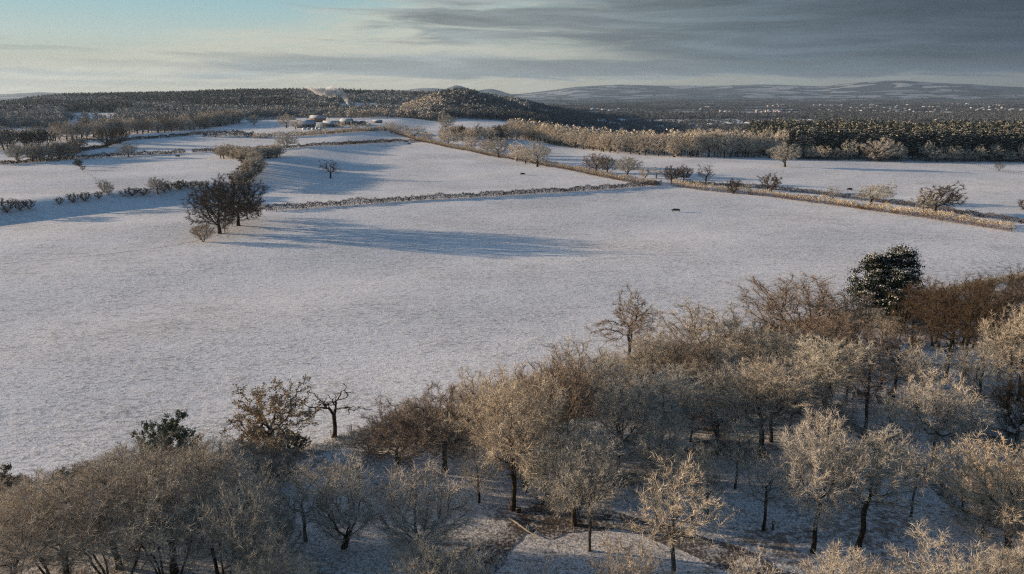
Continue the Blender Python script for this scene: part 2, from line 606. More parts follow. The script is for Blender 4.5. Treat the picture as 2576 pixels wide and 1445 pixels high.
# ------------------------------------------------------------------ materials
def material(name, build):
    m = bpy.data.materials.new(name)
    m.use_nodes = True
    T = NT(m.node_tree)
    bs = T.n('ShaderNodeBsdfPrincipled')
    out = T.n('ShaderNodeOutputMaterial')
    T.t.links.new(bs.outputs[0], out.inputs[0])
    bs.inputs['Roughness'].default_value = 0.9
    bs.inputs['Specular IOR Level'].default_value = 0.1
    build(T, bs)
    return m


def veg(name, dark, frost, amount=1.0, vary=0.25, hue=(1.15, 1.0, 0.8)):
    def b(T, bs):
        at = T.n('ShaderNodeAttribute', attribute_name='tip').outputs['Fac']
        tn = T.n('ShaderNodeAttribute', attribute_name='tint').outputs['Fac']
        rnd = T.n('ShaderNodeObjectInfo').outputs['Random']
        r = T.m('FRACT', T.m('ADD', rnd, tn))
        geo = T.n('ShaderNodeNewGeometry').outputs['Position']
        patch = T.noise(geo, 0.35, 2, 0.5)
        f = T.m('MULTIPLY', T.mr(at, 0.1, 1.0, 0, 1, False), T.m('MULTIPLY', amount, T.mr(patch, 0.25, 0.75, 0.55, 1.25, False)), clamp=True)
        c = T.mix(f, dark, frost)
        lo, hi = 1 - vary, 1 + vary
        c = T.mix(1.0, c, T.ramp(r, [(0.0, (lo, lo, lo)), (0.5, (1, 1, 1)), (1.0, (min(hi, 1.3), hi * 0.97, hi * 0.9))]), 'MULTIPLY')
        r2 = T.m('FRACT', T.m('MULTIPLY', r, 7.31))
        c = T.mix(T.m('MULTIPLY', r2, 0.55), c, T.mix(1.0, c, hue, 'MULTIPLY'))
        T.put(bs.inputs['Base Color'], c)
    return material(name, b)


def bark_mat(name, c1, c2):
    def b(T, bs):
        geo = T.n('ShaderNodeTexCoord').outputs['Object']
        n = T.noise(T.xyz(0, 0, 0), 1.0)
        mp = T.n('ShaderNodeMapping')
        mp.inputs['Scale'].default_value = (6, 6, 1.2)
        T.put(mp.inputs[0], geo)
        n = T.noise(mp.outputs[0], 1.0, 5, 0.6)
        c = T.mix(T.mr(n, 0.35, 0.7), c1, c2)
        nrm = T.n('ShaderNodeNewGeometry').outputs['Normal']
        sp = T.n('ShaderNodeSeparateXYZ')
        T.put(sp.inputs[0], nrm)
        snow = T.m('MULTIPLY', T.mr(sp.outputs[2], 0.35, 0.8), T.mr(n, 0.4, 0.6))
        c = T.mix(T.m('MULTIPLY', snow, 0.7), c, (0.55, 0.56, 0.58))
        T.put(bs.inputs['Base Color'], c)
        bp = T.n('ShaderNodeBump')
        bp.inputs['Strength'].default_value = 0.5
        bp.inputs['Distance'].default_value = 0.05
        T.put(bp.inputs['Height'], n)
        T.t.links.new(bp.outputs[0], bs.inputs['Normal'])
    return material(name, b)


M = {}
M['bark'] = bark_mat('dark_bark', (0.030, 0.022, 0.016), (0.085, 0.065, 0.048))
M['bark_pale'] = bark_mat('frosted_bark', (0.06, 0.05, 0.04), (0.17, 0.15, 0.125))
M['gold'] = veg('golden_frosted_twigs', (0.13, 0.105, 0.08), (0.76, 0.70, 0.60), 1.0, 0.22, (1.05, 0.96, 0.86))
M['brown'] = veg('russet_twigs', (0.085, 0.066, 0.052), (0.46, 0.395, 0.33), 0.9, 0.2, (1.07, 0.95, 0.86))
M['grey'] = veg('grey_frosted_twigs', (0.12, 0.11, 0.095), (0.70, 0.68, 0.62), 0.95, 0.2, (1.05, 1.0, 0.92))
M['ridge'] = veg('far_frosted_twigs', (0.13, 0.13, 0.125), (0.46, 0.475, 0.48), 0.9, 0.2, (1.05, 1.0, 0.95))
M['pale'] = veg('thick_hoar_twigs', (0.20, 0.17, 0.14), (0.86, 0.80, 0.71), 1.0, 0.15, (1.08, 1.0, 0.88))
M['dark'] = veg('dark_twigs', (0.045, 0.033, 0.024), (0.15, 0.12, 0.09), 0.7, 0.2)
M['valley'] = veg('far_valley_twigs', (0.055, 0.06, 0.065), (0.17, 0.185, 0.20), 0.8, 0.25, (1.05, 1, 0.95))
M['leaf'] = veg('frosted_leaves', (0.11, 0.08, 0.055), (0.62, 0.54, 0.43), 0.9, 0.2, (1.05, 1.05, 0.75))
M['holly'] = veg('frosted_evergreen_leaves', (0.040, 0.055, 0.026), (0.46, 0.48, 0.38), 0.9, 0.15, (1, 1, 0.9))
M['needle'] = veg('snowy_needles', (0.024, 0.030, 0.019), (0.60, 0.585, 0.54), 1.0, 0.15, (1, 1, 1))
M['yew'] = veg('dark_snowy_needles', (0.013, 0.019, 0.011), (0.70, 0.70, 0.68), 0.95, 0.1, (1, 1, 1))
M['hedge_gold'] = veg('frosted_hedge', (0.15, 0.09, 0.045), (0.80, 0.73, 0.60), 1.0, 0.15, (1.05, 1.0, 0.85))
M['hedge_dark'] = veg('bare_hedge', (0.05, 0.036, 0.024), (0.20, 0.165, 0.12), 0.75, 0.15)
M['hedge_thorn'] = veg('dark_thorn_hedge', (0.028, 0.021, 0.016), (0.07, 0.056, 0.043), 0.7, 0.15)
M['grass'] = veg('dry_frosted_grass', (0.16, 0.12, 0.055), (0.5, 0.44, 0.30), 0.9, 0.15)

# woodland edge (field side), as a curve in plan
_E = [flat_pt(u, v) for u, v in [(-900, 1560), (-400, 1400), (0, 1282), (300, 1222), (690, 1152), (838, 1106), (1200, 1008), (1583, 905),
                                 (2000, 812), (2400, 722), (2576, 690), (2900, 640), (3400, 590)]]
EX = [p[0] for p in _E]
EY = [p[1] for p in _E]


def edge_y(x):
    return np.interp(x, EX, EY)


def ground_mat():
    def b(T, bs):
        pos = T.n('ShaderNodeNewGeometry').outputs['Position']
        sp = T.n('ShaderNodeSeparateXYZ')
        T.put(sp.inputs[0], pos)
        x, y, z = sp.outputs
        lit = T.n('ShaderNodeAttribute', attribute_name='litter').outputs['Fac']
        far = T.n('ShaderNodeAttribute', attribute_name='plain').outputs['Fac']
        frs = T.n('ShaderNodeAttribute', attribute_name='forest').outputs['Fac']
        rot = T.n('ShaderNodeMapping')
        rot.inputs['Rotation'].default_value = (0, 0, 0.45)
        rot.inputs['Scale'].default_value = (0.75, 1.5, 1)
        T.put(rot.inputs[0], pos)
        tuft = T.noise(rot.outputs[0], 0.95, 4, 0.62, 0.5)
        tiny = T.noise(pos, 3.2, 3, 0.6)
        broad = T.noise(pos, 0.022, 4, 0.55)
        mid = T.noise(rot.outputs[0], 0.16, 4, 0.6)
        # snow with grass tips showing through
        g = T.m('ADD', T.m('MULTIPLY', tuft, 0.65), T.m('MULTIPLY', tiny, 0.35))
        thin = T.mr(broad, 0.3, 0.7, -0.035, 0.045, False)
        dm = T.n('ShaderNodeMapping')
        dm.inputs['Rotation'].default_value = (0, 0, 0.32)
        dm.inputs['Scale'].default_value = (0.045, 0.34, 1)
        T.put(dm.inputs[0], pos)
        drift = T.noise(dm.outputs[0], 1.0, 5, 0.62, 0.8)
        g = T.m('ADD', g, T.m('MULTIPLY', T.m('SUBTRACT', drift, 0.5), 0.16))
        g = T.m('ADD', g, T.m('ADD', thin, T.m('MULTIPLY', T.m('SUBTRACT', mid, 0.5), 0.16)))
        tips = T.mr(g, 0.475, 0.66)
        snow = T.mix(T.mr(broad, 0.35, 0.65), (0.81, 0.825, 0.86), (0.75, 0.765, 0.80))
        c = T.mix(T.m('MULTIPLY', tips, 0.8), snow, (0.30, 0.305, 0.295))
        # woodland floor: leaves through thin snow
        lf = T.noise(pos, 1.4, 6, 0.72)
        l2 = T.noise(pos, 0.09, 3, 0.5)
        lm = T.mr(T.m('ADD', lf, T.m('MULTIPLY', T.m('SUBTRACT', l2, 0.5), 0.9)), 0.50, 0.66)
        leafc = T.mix(T.noise(pos, 5.0, 3), (0.06, 0.045, 0.03), (0.22, 0.15, 0.09))
        wood = T.mix(T.m('MULTIPLY', lm, 0.75), T.mix(T.mr(tiny, 0.42, 0.66), (0.72, 0.73, 0.76), (0.34, 0.33, 0.31)), leafc)
        c = T.mix(lit, c, wood)
        # far country: snowy fields, woods and hedge lines
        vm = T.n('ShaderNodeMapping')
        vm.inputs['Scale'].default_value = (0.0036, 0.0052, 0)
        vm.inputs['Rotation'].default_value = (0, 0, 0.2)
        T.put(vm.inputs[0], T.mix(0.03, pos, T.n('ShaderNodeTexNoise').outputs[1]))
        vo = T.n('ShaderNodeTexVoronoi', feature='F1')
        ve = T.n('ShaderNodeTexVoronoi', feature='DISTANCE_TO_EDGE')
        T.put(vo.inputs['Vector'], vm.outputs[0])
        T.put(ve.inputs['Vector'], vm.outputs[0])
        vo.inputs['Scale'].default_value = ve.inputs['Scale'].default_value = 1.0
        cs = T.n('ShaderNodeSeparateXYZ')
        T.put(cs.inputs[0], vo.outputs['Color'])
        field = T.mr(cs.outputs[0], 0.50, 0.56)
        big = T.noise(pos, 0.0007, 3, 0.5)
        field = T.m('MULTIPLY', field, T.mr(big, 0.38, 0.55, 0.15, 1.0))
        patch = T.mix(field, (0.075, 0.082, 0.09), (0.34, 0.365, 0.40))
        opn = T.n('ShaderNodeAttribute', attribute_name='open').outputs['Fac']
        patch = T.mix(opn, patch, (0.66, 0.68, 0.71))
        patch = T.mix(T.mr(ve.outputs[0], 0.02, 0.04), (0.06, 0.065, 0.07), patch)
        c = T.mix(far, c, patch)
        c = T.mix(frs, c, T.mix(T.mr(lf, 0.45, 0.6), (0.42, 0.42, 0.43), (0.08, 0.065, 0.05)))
        T.put(bs.inputs['Base Color'], c)
        bs.inputs['Roughness'].default_value = 0.8
        bh = T.m('ADD', T.m('MULTIPLY', tuft, 0.6), T.m('MULTIPLY', tiny, 0.18))
        bh = T.m('ADD', bh, T.m('ADD', T.m('MULTIPLY', mid, 0.9), T.m('MULTIPLY', drift, 0.8)))
        # curved drill lines in the far right corner of the field
        dx = T.m('SUBTRACT', x, 78.0)
        dyy = T.m('SUBTRACT', y, 232.0)
        rr = T.m('SQRT', T.m('ADD', T.m('MULTIPLY', dx, dx), T.m('MULTIPLY', T.m('MULTIPLY', dyy, dyy), 1.2)))
        ln = T.m('MULTIPLY', T.m('SINE', T.m('MULTIPLY', T.m('ADD', rr, T.m('MULTIPLY', mid, 5.0)), 2.2)), T.m('MULTIPLY', T.mr(x, 95, 150), T.m('MULTIPLY', T.mr(rr, 20, 34), T.mr(rr, 95, 70))))
        bh = T.m('ADD', bh, T.m('MULTIPLY', ln, 0.06))
        bp = T.n('ShaderNodeBump')
        bp.inputs['Strength'].default_value = 0.65
        bp.inputs['Distance'].default_value = 0.34
        T.put(bp.inputs['Height'], bh)
        T.t.links.new(bp.outputs[0], bs.inputs['Normal'])
    return material('snowy_ground', b)


GM = ground_mat()


def build_ground():
    fine = np.radians(np.arange(-42, 42.01, 0.25))
    coarse = np.radians(np.concatenate([np.arange(45, 318, 5.0)]))
    ang = np.concatenate([fine, coarse])
    rs = np.concatenate([[2.0, 8, 16, 24], 30 * 1.02 ** np.arange(0, 317)])
    A, R = np.meshgrid(ang, rs)
    X, Y = R * np.sin(A), R * np.cos(A)
    Z = H(X, Y)
    n = len(ang)

    def sheet(name, i0, i1, centre):
        V = np.stack([X[i0:i1 + 1], Y[i0:i1 + 1], Z[i0:i1 + 1]], -1).reshape(-1, 3)
        rows = i1 - i0
        i = (np.arange(rows) * n)[:, None]
        j = np.arange(n)
        k = (j + 1) % n
        Q = np.stack([i + j, i + k, i + n + k, i + n + j], -1).reshape(-1, 4)[:, ::-1]
        T = None
        x, y = V[:, 0], V[:, 1]
        r = np.hypot(x, y)
        if centre:
            V = np.concatenate([V, [[0, 0, h1(0, 0)]]])
            x, y, r = np.append(x, 0), np.append(y, 0), np.append(r, 0)
            T = np.stack([np.full(n, len(V) - 1), k, j], -1)
        lit = ss(1.5, -5, y - edge_y(x)) * (r < 1500)
        yy = np.maximum(y, 60)
        t = x / yy
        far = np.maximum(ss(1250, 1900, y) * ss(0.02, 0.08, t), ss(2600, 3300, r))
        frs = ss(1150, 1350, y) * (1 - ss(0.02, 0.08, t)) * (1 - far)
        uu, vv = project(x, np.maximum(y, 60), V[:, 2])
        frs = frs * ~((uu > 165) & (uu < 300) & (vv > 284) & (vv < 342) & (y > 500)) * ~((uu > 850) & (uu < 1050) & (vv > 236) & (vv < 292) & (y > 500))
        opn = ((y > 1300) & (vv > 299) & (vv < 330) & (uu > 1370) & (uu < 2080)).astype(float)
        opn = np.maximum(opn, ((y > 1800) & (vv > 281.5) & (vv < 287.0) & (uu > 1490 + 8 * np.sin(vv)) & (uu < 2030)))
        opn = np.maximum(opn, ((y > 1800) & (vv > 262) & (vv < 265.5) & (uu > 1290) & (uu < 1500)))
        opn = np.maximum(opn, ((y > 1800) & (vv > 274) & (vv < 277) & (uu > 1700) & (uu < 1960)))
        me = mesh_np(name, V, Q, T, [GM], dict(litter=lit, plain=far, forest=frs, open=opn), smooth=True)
        o = link(name, me)
        tag(o, kind='structure')
        return o
    cut = int(np.searchsorted(rs, 8700))
    sheet('ground', 0, cut, True)
    sheet('hills', cut, len(rs) - 1, False)


build_ground()


def drape(name, lines, mat, lift=0.05):
    """ribbons laid on the ground; lines: (points in plan, width)"""
    Vs, Qs, off = [], [], 0
    for k, (pts, w) in enumerate(lines):
        pts = np.array(pts, float)
        seg = np.hypot(*np.diff(pts, axis=0).T)
        s = np.concatenate([[0], np.cumsum(seg)])
        n = max(4, int(s[-1] / 1.2))
        q = np.linspace(0, s[-1], n)
        x, y = np.interp(q, s, pts[:, 0]), np.interp(q, s, pts[:, 1])
        ker = np.ones(7) / 7
        if n > 12:
            xp, yp = np.pad(x, 3, 'edge'), np.pad(y, 3, 'edge')
            x, y = np.convolve(xp, ker, 'valid'), np.convolve(yp, ker, 'valid')
        tx, ty = np.gradient(x), np.gradient(y)
        L = np.hypot(tx, ty)
        nx, ny = -ty / L, tx / L
        m = 6
        o = np.linspace(-0.5, 0.5, m)
        ww = w * (1 + 0.18 * np.sin(q / 3.1) + 0.12 * np.sin(q / 1.3 + 1) + 0.10 * np.random.default_rng(k).normal(size=n) * (w > 2))
        X = x[:, None] + nx[:, None] * o * ww[:, None]
        Y = y[:, None] + ny[:, None] * o * ww[:, None]
        Z = H(X, Y) + lift + 0.008 * k
        Vs.append(np.stack([X, Y, Z], -1).reshape(-1, 3))
        i = (np.arange(n - 1) * m)[:, None]
        j = np.arange(m - 1)
        Qs.append(off + np.stack([i + j, i + m + j, i + m + j + 1, i + j + 1], -1).reshape(-1, 4)[:, ::-1])
        off += n * m
    o = link(name, mesh_np(name, np.concatenate(Vs), np.concatenate(Qs), None, [mat], smooth=True))
    return tag(o, kind='structure')


def path_m(T, bs):
    pos = T.n('ShaderNodeNewGeometry').outputs['Position']
    n = T.noise(pos, 2.6, 6, 0.72)
    n2 = T.noise(pos, 0.35, 3, 0.6)
    c = T.mix(T.noise(pos, 7.0, 3), (0.045, 0.042, 0.042), (0.13, 0.11, 0.095))
    c = T.mix(T.mr(T.m('ADD', n, T.m('MULTIPLY', T.m('SUBTRACT', n2, 0.5), 0.6)), 0.47, 0.62), c, (0.46, 0.47, 0.49))
    T.put(bs.inputs['Base Color'], c)
    bp = T.n('ShaderNodeBump')
    bp.inputs['Distance'].default_value = 0.08
    T.put(bp.inputs['Height'], n)
    T.t.links.new(bp.outputs[0], bs.inputs['Normal'])


M['path'] = material('leaf_strewn_path', path_m)


def track_m(T, bs):
    pos = T.n('ShaderNodeNewGeometry').outputs['Position']
    n = T.noise(pos, 2.0, 4, 0.6)
    T.put(bs.inputs['Base Color'], T.mix(T.mr(n, 0.35, 0.65), (0.56, 0.55, 0.52), (0.76, 0.77, 0.79)))
    bp = T.n('ShaderNodeBump')
    bp.inputs['Strength'].default_value = 0.8
    bp.inputs['Distance'].default_value = 0.3
    T.put(bp.inputs['Height'], T.noise(pos, 1.0, 4, 0.6))
    T.t.links.new(bp.outputs[0], bs.inputs['Normal'])


M['track'] = material('trodden_snow', track_m)


def gp(pts):
    return [ground(u, v)[:2] for u, v in pts]


drape('path', [(gp([(1090, 1500), (1240, 1385), (1340, 1300), (1480, 1235), (1660, 1180), (1850, 1100)]), 4.2),
               (gp([(1330, 1335), (1500, 1298), (1640, 1330), (1800, 1392), (1960, 1450), (2120, 1520)]), 4.2),
               (gp([(1900, 985), (2100, 1055), (2240, 1130), (2330, 1200), (2450, 1290), (2620, 1360)]), 3.2),
               (gp([(2130, 985), (2350, 1040), (2576, 1112), (2760, 1160)]), 3.4)], M['path'])
drape('animal_track', [(gp([(0, 664), (140, 652), (300, 636), (440, 618), (520, 600), (580, 583)]), 0.55),
                       (gp([(197, 425), (225, 440), (252, 470), (285, 500)]), 1.8)], M['track'], 0.03)

# ------------------------------------------------------------------ tree templates
TP = {}
TP['round'] = make_tree(11, 13, 11.5, 0.20, 'round', 1400, 0.42, 6, 0.85, 0.034, sub=3, tip_r=0.019)
TP['round2'] = make_tree(12, 13, 10.5, 0.24, 'round', 1300, 0.42, 6, 0.85, 0.034, lump=0.42, sub=3, tip_r=0.019)
TP['tall'] = make_tree(21, 17, 10.5, 0.30, 'round', 1300, 0.48, 6, 1.0, 0.036, up=0.25, sub=3, tip_r=0.02, lump=0.35)
TP['tall2'] = make_tree(22, 17, 9.5, 0.36, 'vase', 1100, 0.48, 6, 0.95, 0.036, up=0.22, lump=0.42, sub=3, tip_r=0.02)
TP['vase'] = make_tree(31, 10, 9, 0.06, 'vase', 1200, 0.38, 6, 0.85, 0.034, stems=6, up=0.3, sub=3, tip_r=0.018)
TP['vase2'] = make_tree(32, 12, 9, 0.10, 'vase', 1300, 0.42, 6, 0.9, 0.034, stems=4, up=0.25, sub=3, tip_r=0.018)
TP['spread'] = make_tree(41, 11, 13, 0.22, 'dome', 1200, 0.42, 6, 0.8, 0.034, lump=0.35, jit=0.35, sub=3, tip_r=0.02)
TP['wispy'] = make_tree(51, 15, 9, 0.30, 'round', 620, 0.5, 5, 0.95, 0.032, up=0.2, lump=0.4, sub=2, tip_r=0.02)
TP['wispy2'] = make_tree(52, 13, 11, 0.33, 'vase', 560, 0.5, 5, 0.95, 0.032, jit=0.28, sub=2, tip_r=0.02)
TP['poles'] = make_tree(58, 15, 9, 0.50, 'round', 520, 0.5, 5, 1.0, 0.032, up=0.2, lump=0.4, sub=2, tip_r=0.02, stems=5)
TP['gnarled'] = make_tree(61, 11, 10.5, 0.22, 'round', 420, 0.40, 4, 0.45, 0.035, tip_r=0.03, jit=0.5, lump=0.5, sub=2, leaves=8000, leaf=0.12)
TP['pollard'] = make_tree(71, 8.5, 8.5, 0.42, 'dome', 60, 0.35, 1, 0.5, 0.04, tip_r=0.045, jit=0.4, lump=0.5, sub=1, up=0.02)
TP['snag'] = make_tree(81, 12, 9, 0.25, 'cone', 480, 0.40, 7, 0.65, 0.036, tip_r=0.024, jit=0.45, lump=0.5, sub=3, stems=2)
TP['leafy'] = make_tree(91, 6.5, 8, 0.05, 'round', 600, 0.4, 3, 0.4, 0.035, stems=3, leaves=17000, leaf=0.11)
TP['moak'] = make_tree(101, 13, 14, 0.14, 'dome', 620, 0.6, 7, 1.0, 0.085, tip_r=0.04, jit=0.3)
TP['moak2'] = make_tree(102, 13, 13, 0.16, 'round', 620, 0.6, 7, 1.0, 0.085, tip_r=0.04, jit=0.3, lump=0.35)
TP['mbush'] = make_tree(103, 8, 8, 0.06, 'vase', 320, 0.5, 7, 0.8, 0.085, tip_r=0.035, stems=4)
TP['mlean'] = make_tree(104, 12, 13, 0.16, 'dome', 560, 0.6, 7, 0.9, 0.085, tip_r=0.045, lean=0.55, jit=0.3)
TP['mbare'] = make_tree(105, 12, 13, 0.2, 'round', 190, 0.6, 4, 0.8, 0.08, tip_r=0.06, jit=0.4, lump=0.4, sub=1)
TP['mthin'] = make_tree(106, 10, 9, 0.15, 'vase', 200, 0.6, 5, 1.0, 0.06, tip_r=0.03, up=0.3, stems=2)
TP['bigoak'] = make_tree(107, 20, 19, 0.10, 'round', 2000, 0.7, 8, 0.95, 0.07, tip_r=0.03, jit=0.3)
TP['bigoak2'] = make_tree(108, 20, 19, 0.10, 'round', 2000, 0.7, 8, 0.95, 0.07, tip_r=0.03, jit=0.32)
TP['wood1'] = make_tree(111, 16, 12, 0.12, 'round', 420, 0.9, 5, 1.2, 0.17, tip_r=0.05, lump=0.35)
TP['wood2'] = make_tree(112, 16, 11, 0.16, 'round', 380, 0.9, 5, 1.2, 0.17, tip_r=0.05, lump=0.45)
TP['wood3'] = make_tree(113, 15, 13, 0.10, 'dome', 420, 0.9, 5, 1.2, 0.17, tip_r=0.05, lump=0.35)
TP['pine1'] = make_conifer(121, 18, 9.5, 0.30, 34, 34, 1.5, 0.55, snow=1.1)
TP['pine2'] = make_conifer(122, 18, 8.5, 0.42, 28, 34, 1.5, 0.55, snow=1.1)
TP['spruce'] = make_conifer(123, 17, 6.5, 0.12, 60, 22, 1.0, 0.55, 'spire')
def make_yew():
    A = make_conifer(124, 12, 11, 0.02, 150, 80, 1.15, 0.24, 'broad', 0.6)
    B = make_conifer(125, 13, 11, 0.02, 150, 80, 1.15, 0.24, 'broad', 0.6)
    C = make_conifer(126, 9.5, 8, 0.02, 110, 80, 1.1, 0.24, 'broad', 0.6)
    out = []
    for t, (dx, dy) in ((A, (-3.6, 0.5)), (B, (2.6, 1.2)), (C, (0.2, -3.4))):
        for k in ('trunk', 'crown'):
            V, Q, T, a = t[k]
            V = V.copy()
            f = np.clip(V[:, 2:3] / 3.0, 0, 1)
            V[:, :2] += np.array([dx, dy]) * f
            out.append((k, (V, Q, T, a)))
    tr = join([p for k, p in out if k == 'trunk'])
    cr = join([p for k, p in out if k == 'crown'])
    return dict(trunk=tr, crown=cr, H=14.2, W=float(np.ptp(cr[0][:, 0])) * 0.95, n=1)


TP['yew'] = make_yew()
for i in range(4):
    TP['far%d' % i] = make_far(200 + i, 13, 10.5, 0.12, 150, 0.95)
    TP['fpine%d' % i] = make_far(210 + i, 14, 6.5, 0.1, 150, 0.8, 'spire', 0.24)
    TP['dot%d' % i] = make_far(220 + i, 11, 11, 0.02, 64, 1.55)
    TP['dpine%d' % i] = make_far(230 + i, 13, 7, 0.05, 52, 1.5, 'spire', 0.28)

_MC = {}


def meshes(key, mat, bark='bark', merged=False):
    k = (key, mat, bark, merged)
    if k not in _MC:
        t = TP[key]
        if merged:
            V, Q, T, A = join([t['trunk'], t['crown']])
            nq1, nq2 = len(t['trunk'][1]), len(t['crown'][1])
            nt1, nt2 = len(t['trunk'][2]), len(t['crown'][2])
            mi = np.concatenate([np.zeros(nq1), np.ones(nq2), np.zeros(nt1), np.ones(nt2)])
            _MC[k] = mesh_np(key + '_tree', V, Q, T, [M[bark], M[mat]], dict(tip=A), mi=mi)
        else:
            V, Q, T, A = t['trunk']
            a = mesh_np('trunk', V, Q, T, [M[bark]], smooth=True)
            V, Q, T, A = t['crown']
            _MC[k] = (a, mesh_np('crown', V, Q, T, [M[mat]], dict(tip=A)))
    return _MC[k]


LOG = []


def tree(key, mat, P, h, w, label, cat='tree', group=None, name='bare_tree', bark='bark', merged=False, rot=None):
    t = TP[key]
    sz, sx = h / t['H'], w / t['W']
    rot = random.uniform(0, 6.283) if rot is None else rot
    if merged:
        o = link(name, meshes(key, mat, bark, True))
    else:
        o = link(name, None)
        a, c = meshes(key, mat, bark)
        link('trunk', a, o)
        link('crown', c, o)
    o.location = (P[0], P[1], P[2])
    o.rotation_euler = (0, 0, rot)
    o.scale = (sx, sx, sz)
    tag(o, label, cat, group)
    return o


def plant(rows, group=None, cat='tree', name='bare_tree', merged=False):
    for r in rows:
        u, v, vt, w, key, mat, label = r[:7]
        opt = dict(r[7]) if len(r) > 7 else {}
        P, h, wm = fit(u, v, vt, w)
        LOG.append((label[:40], round(P[1]), round(h, 1), round(wm, 1)))
        tree(key, mat, P, h, wm, label, opt.get('cat', cat), opt.get('group', group), opt.get('name', name), opt.get('bark', 'bark'), opt.get('merged', merged), opt.get('rot'))


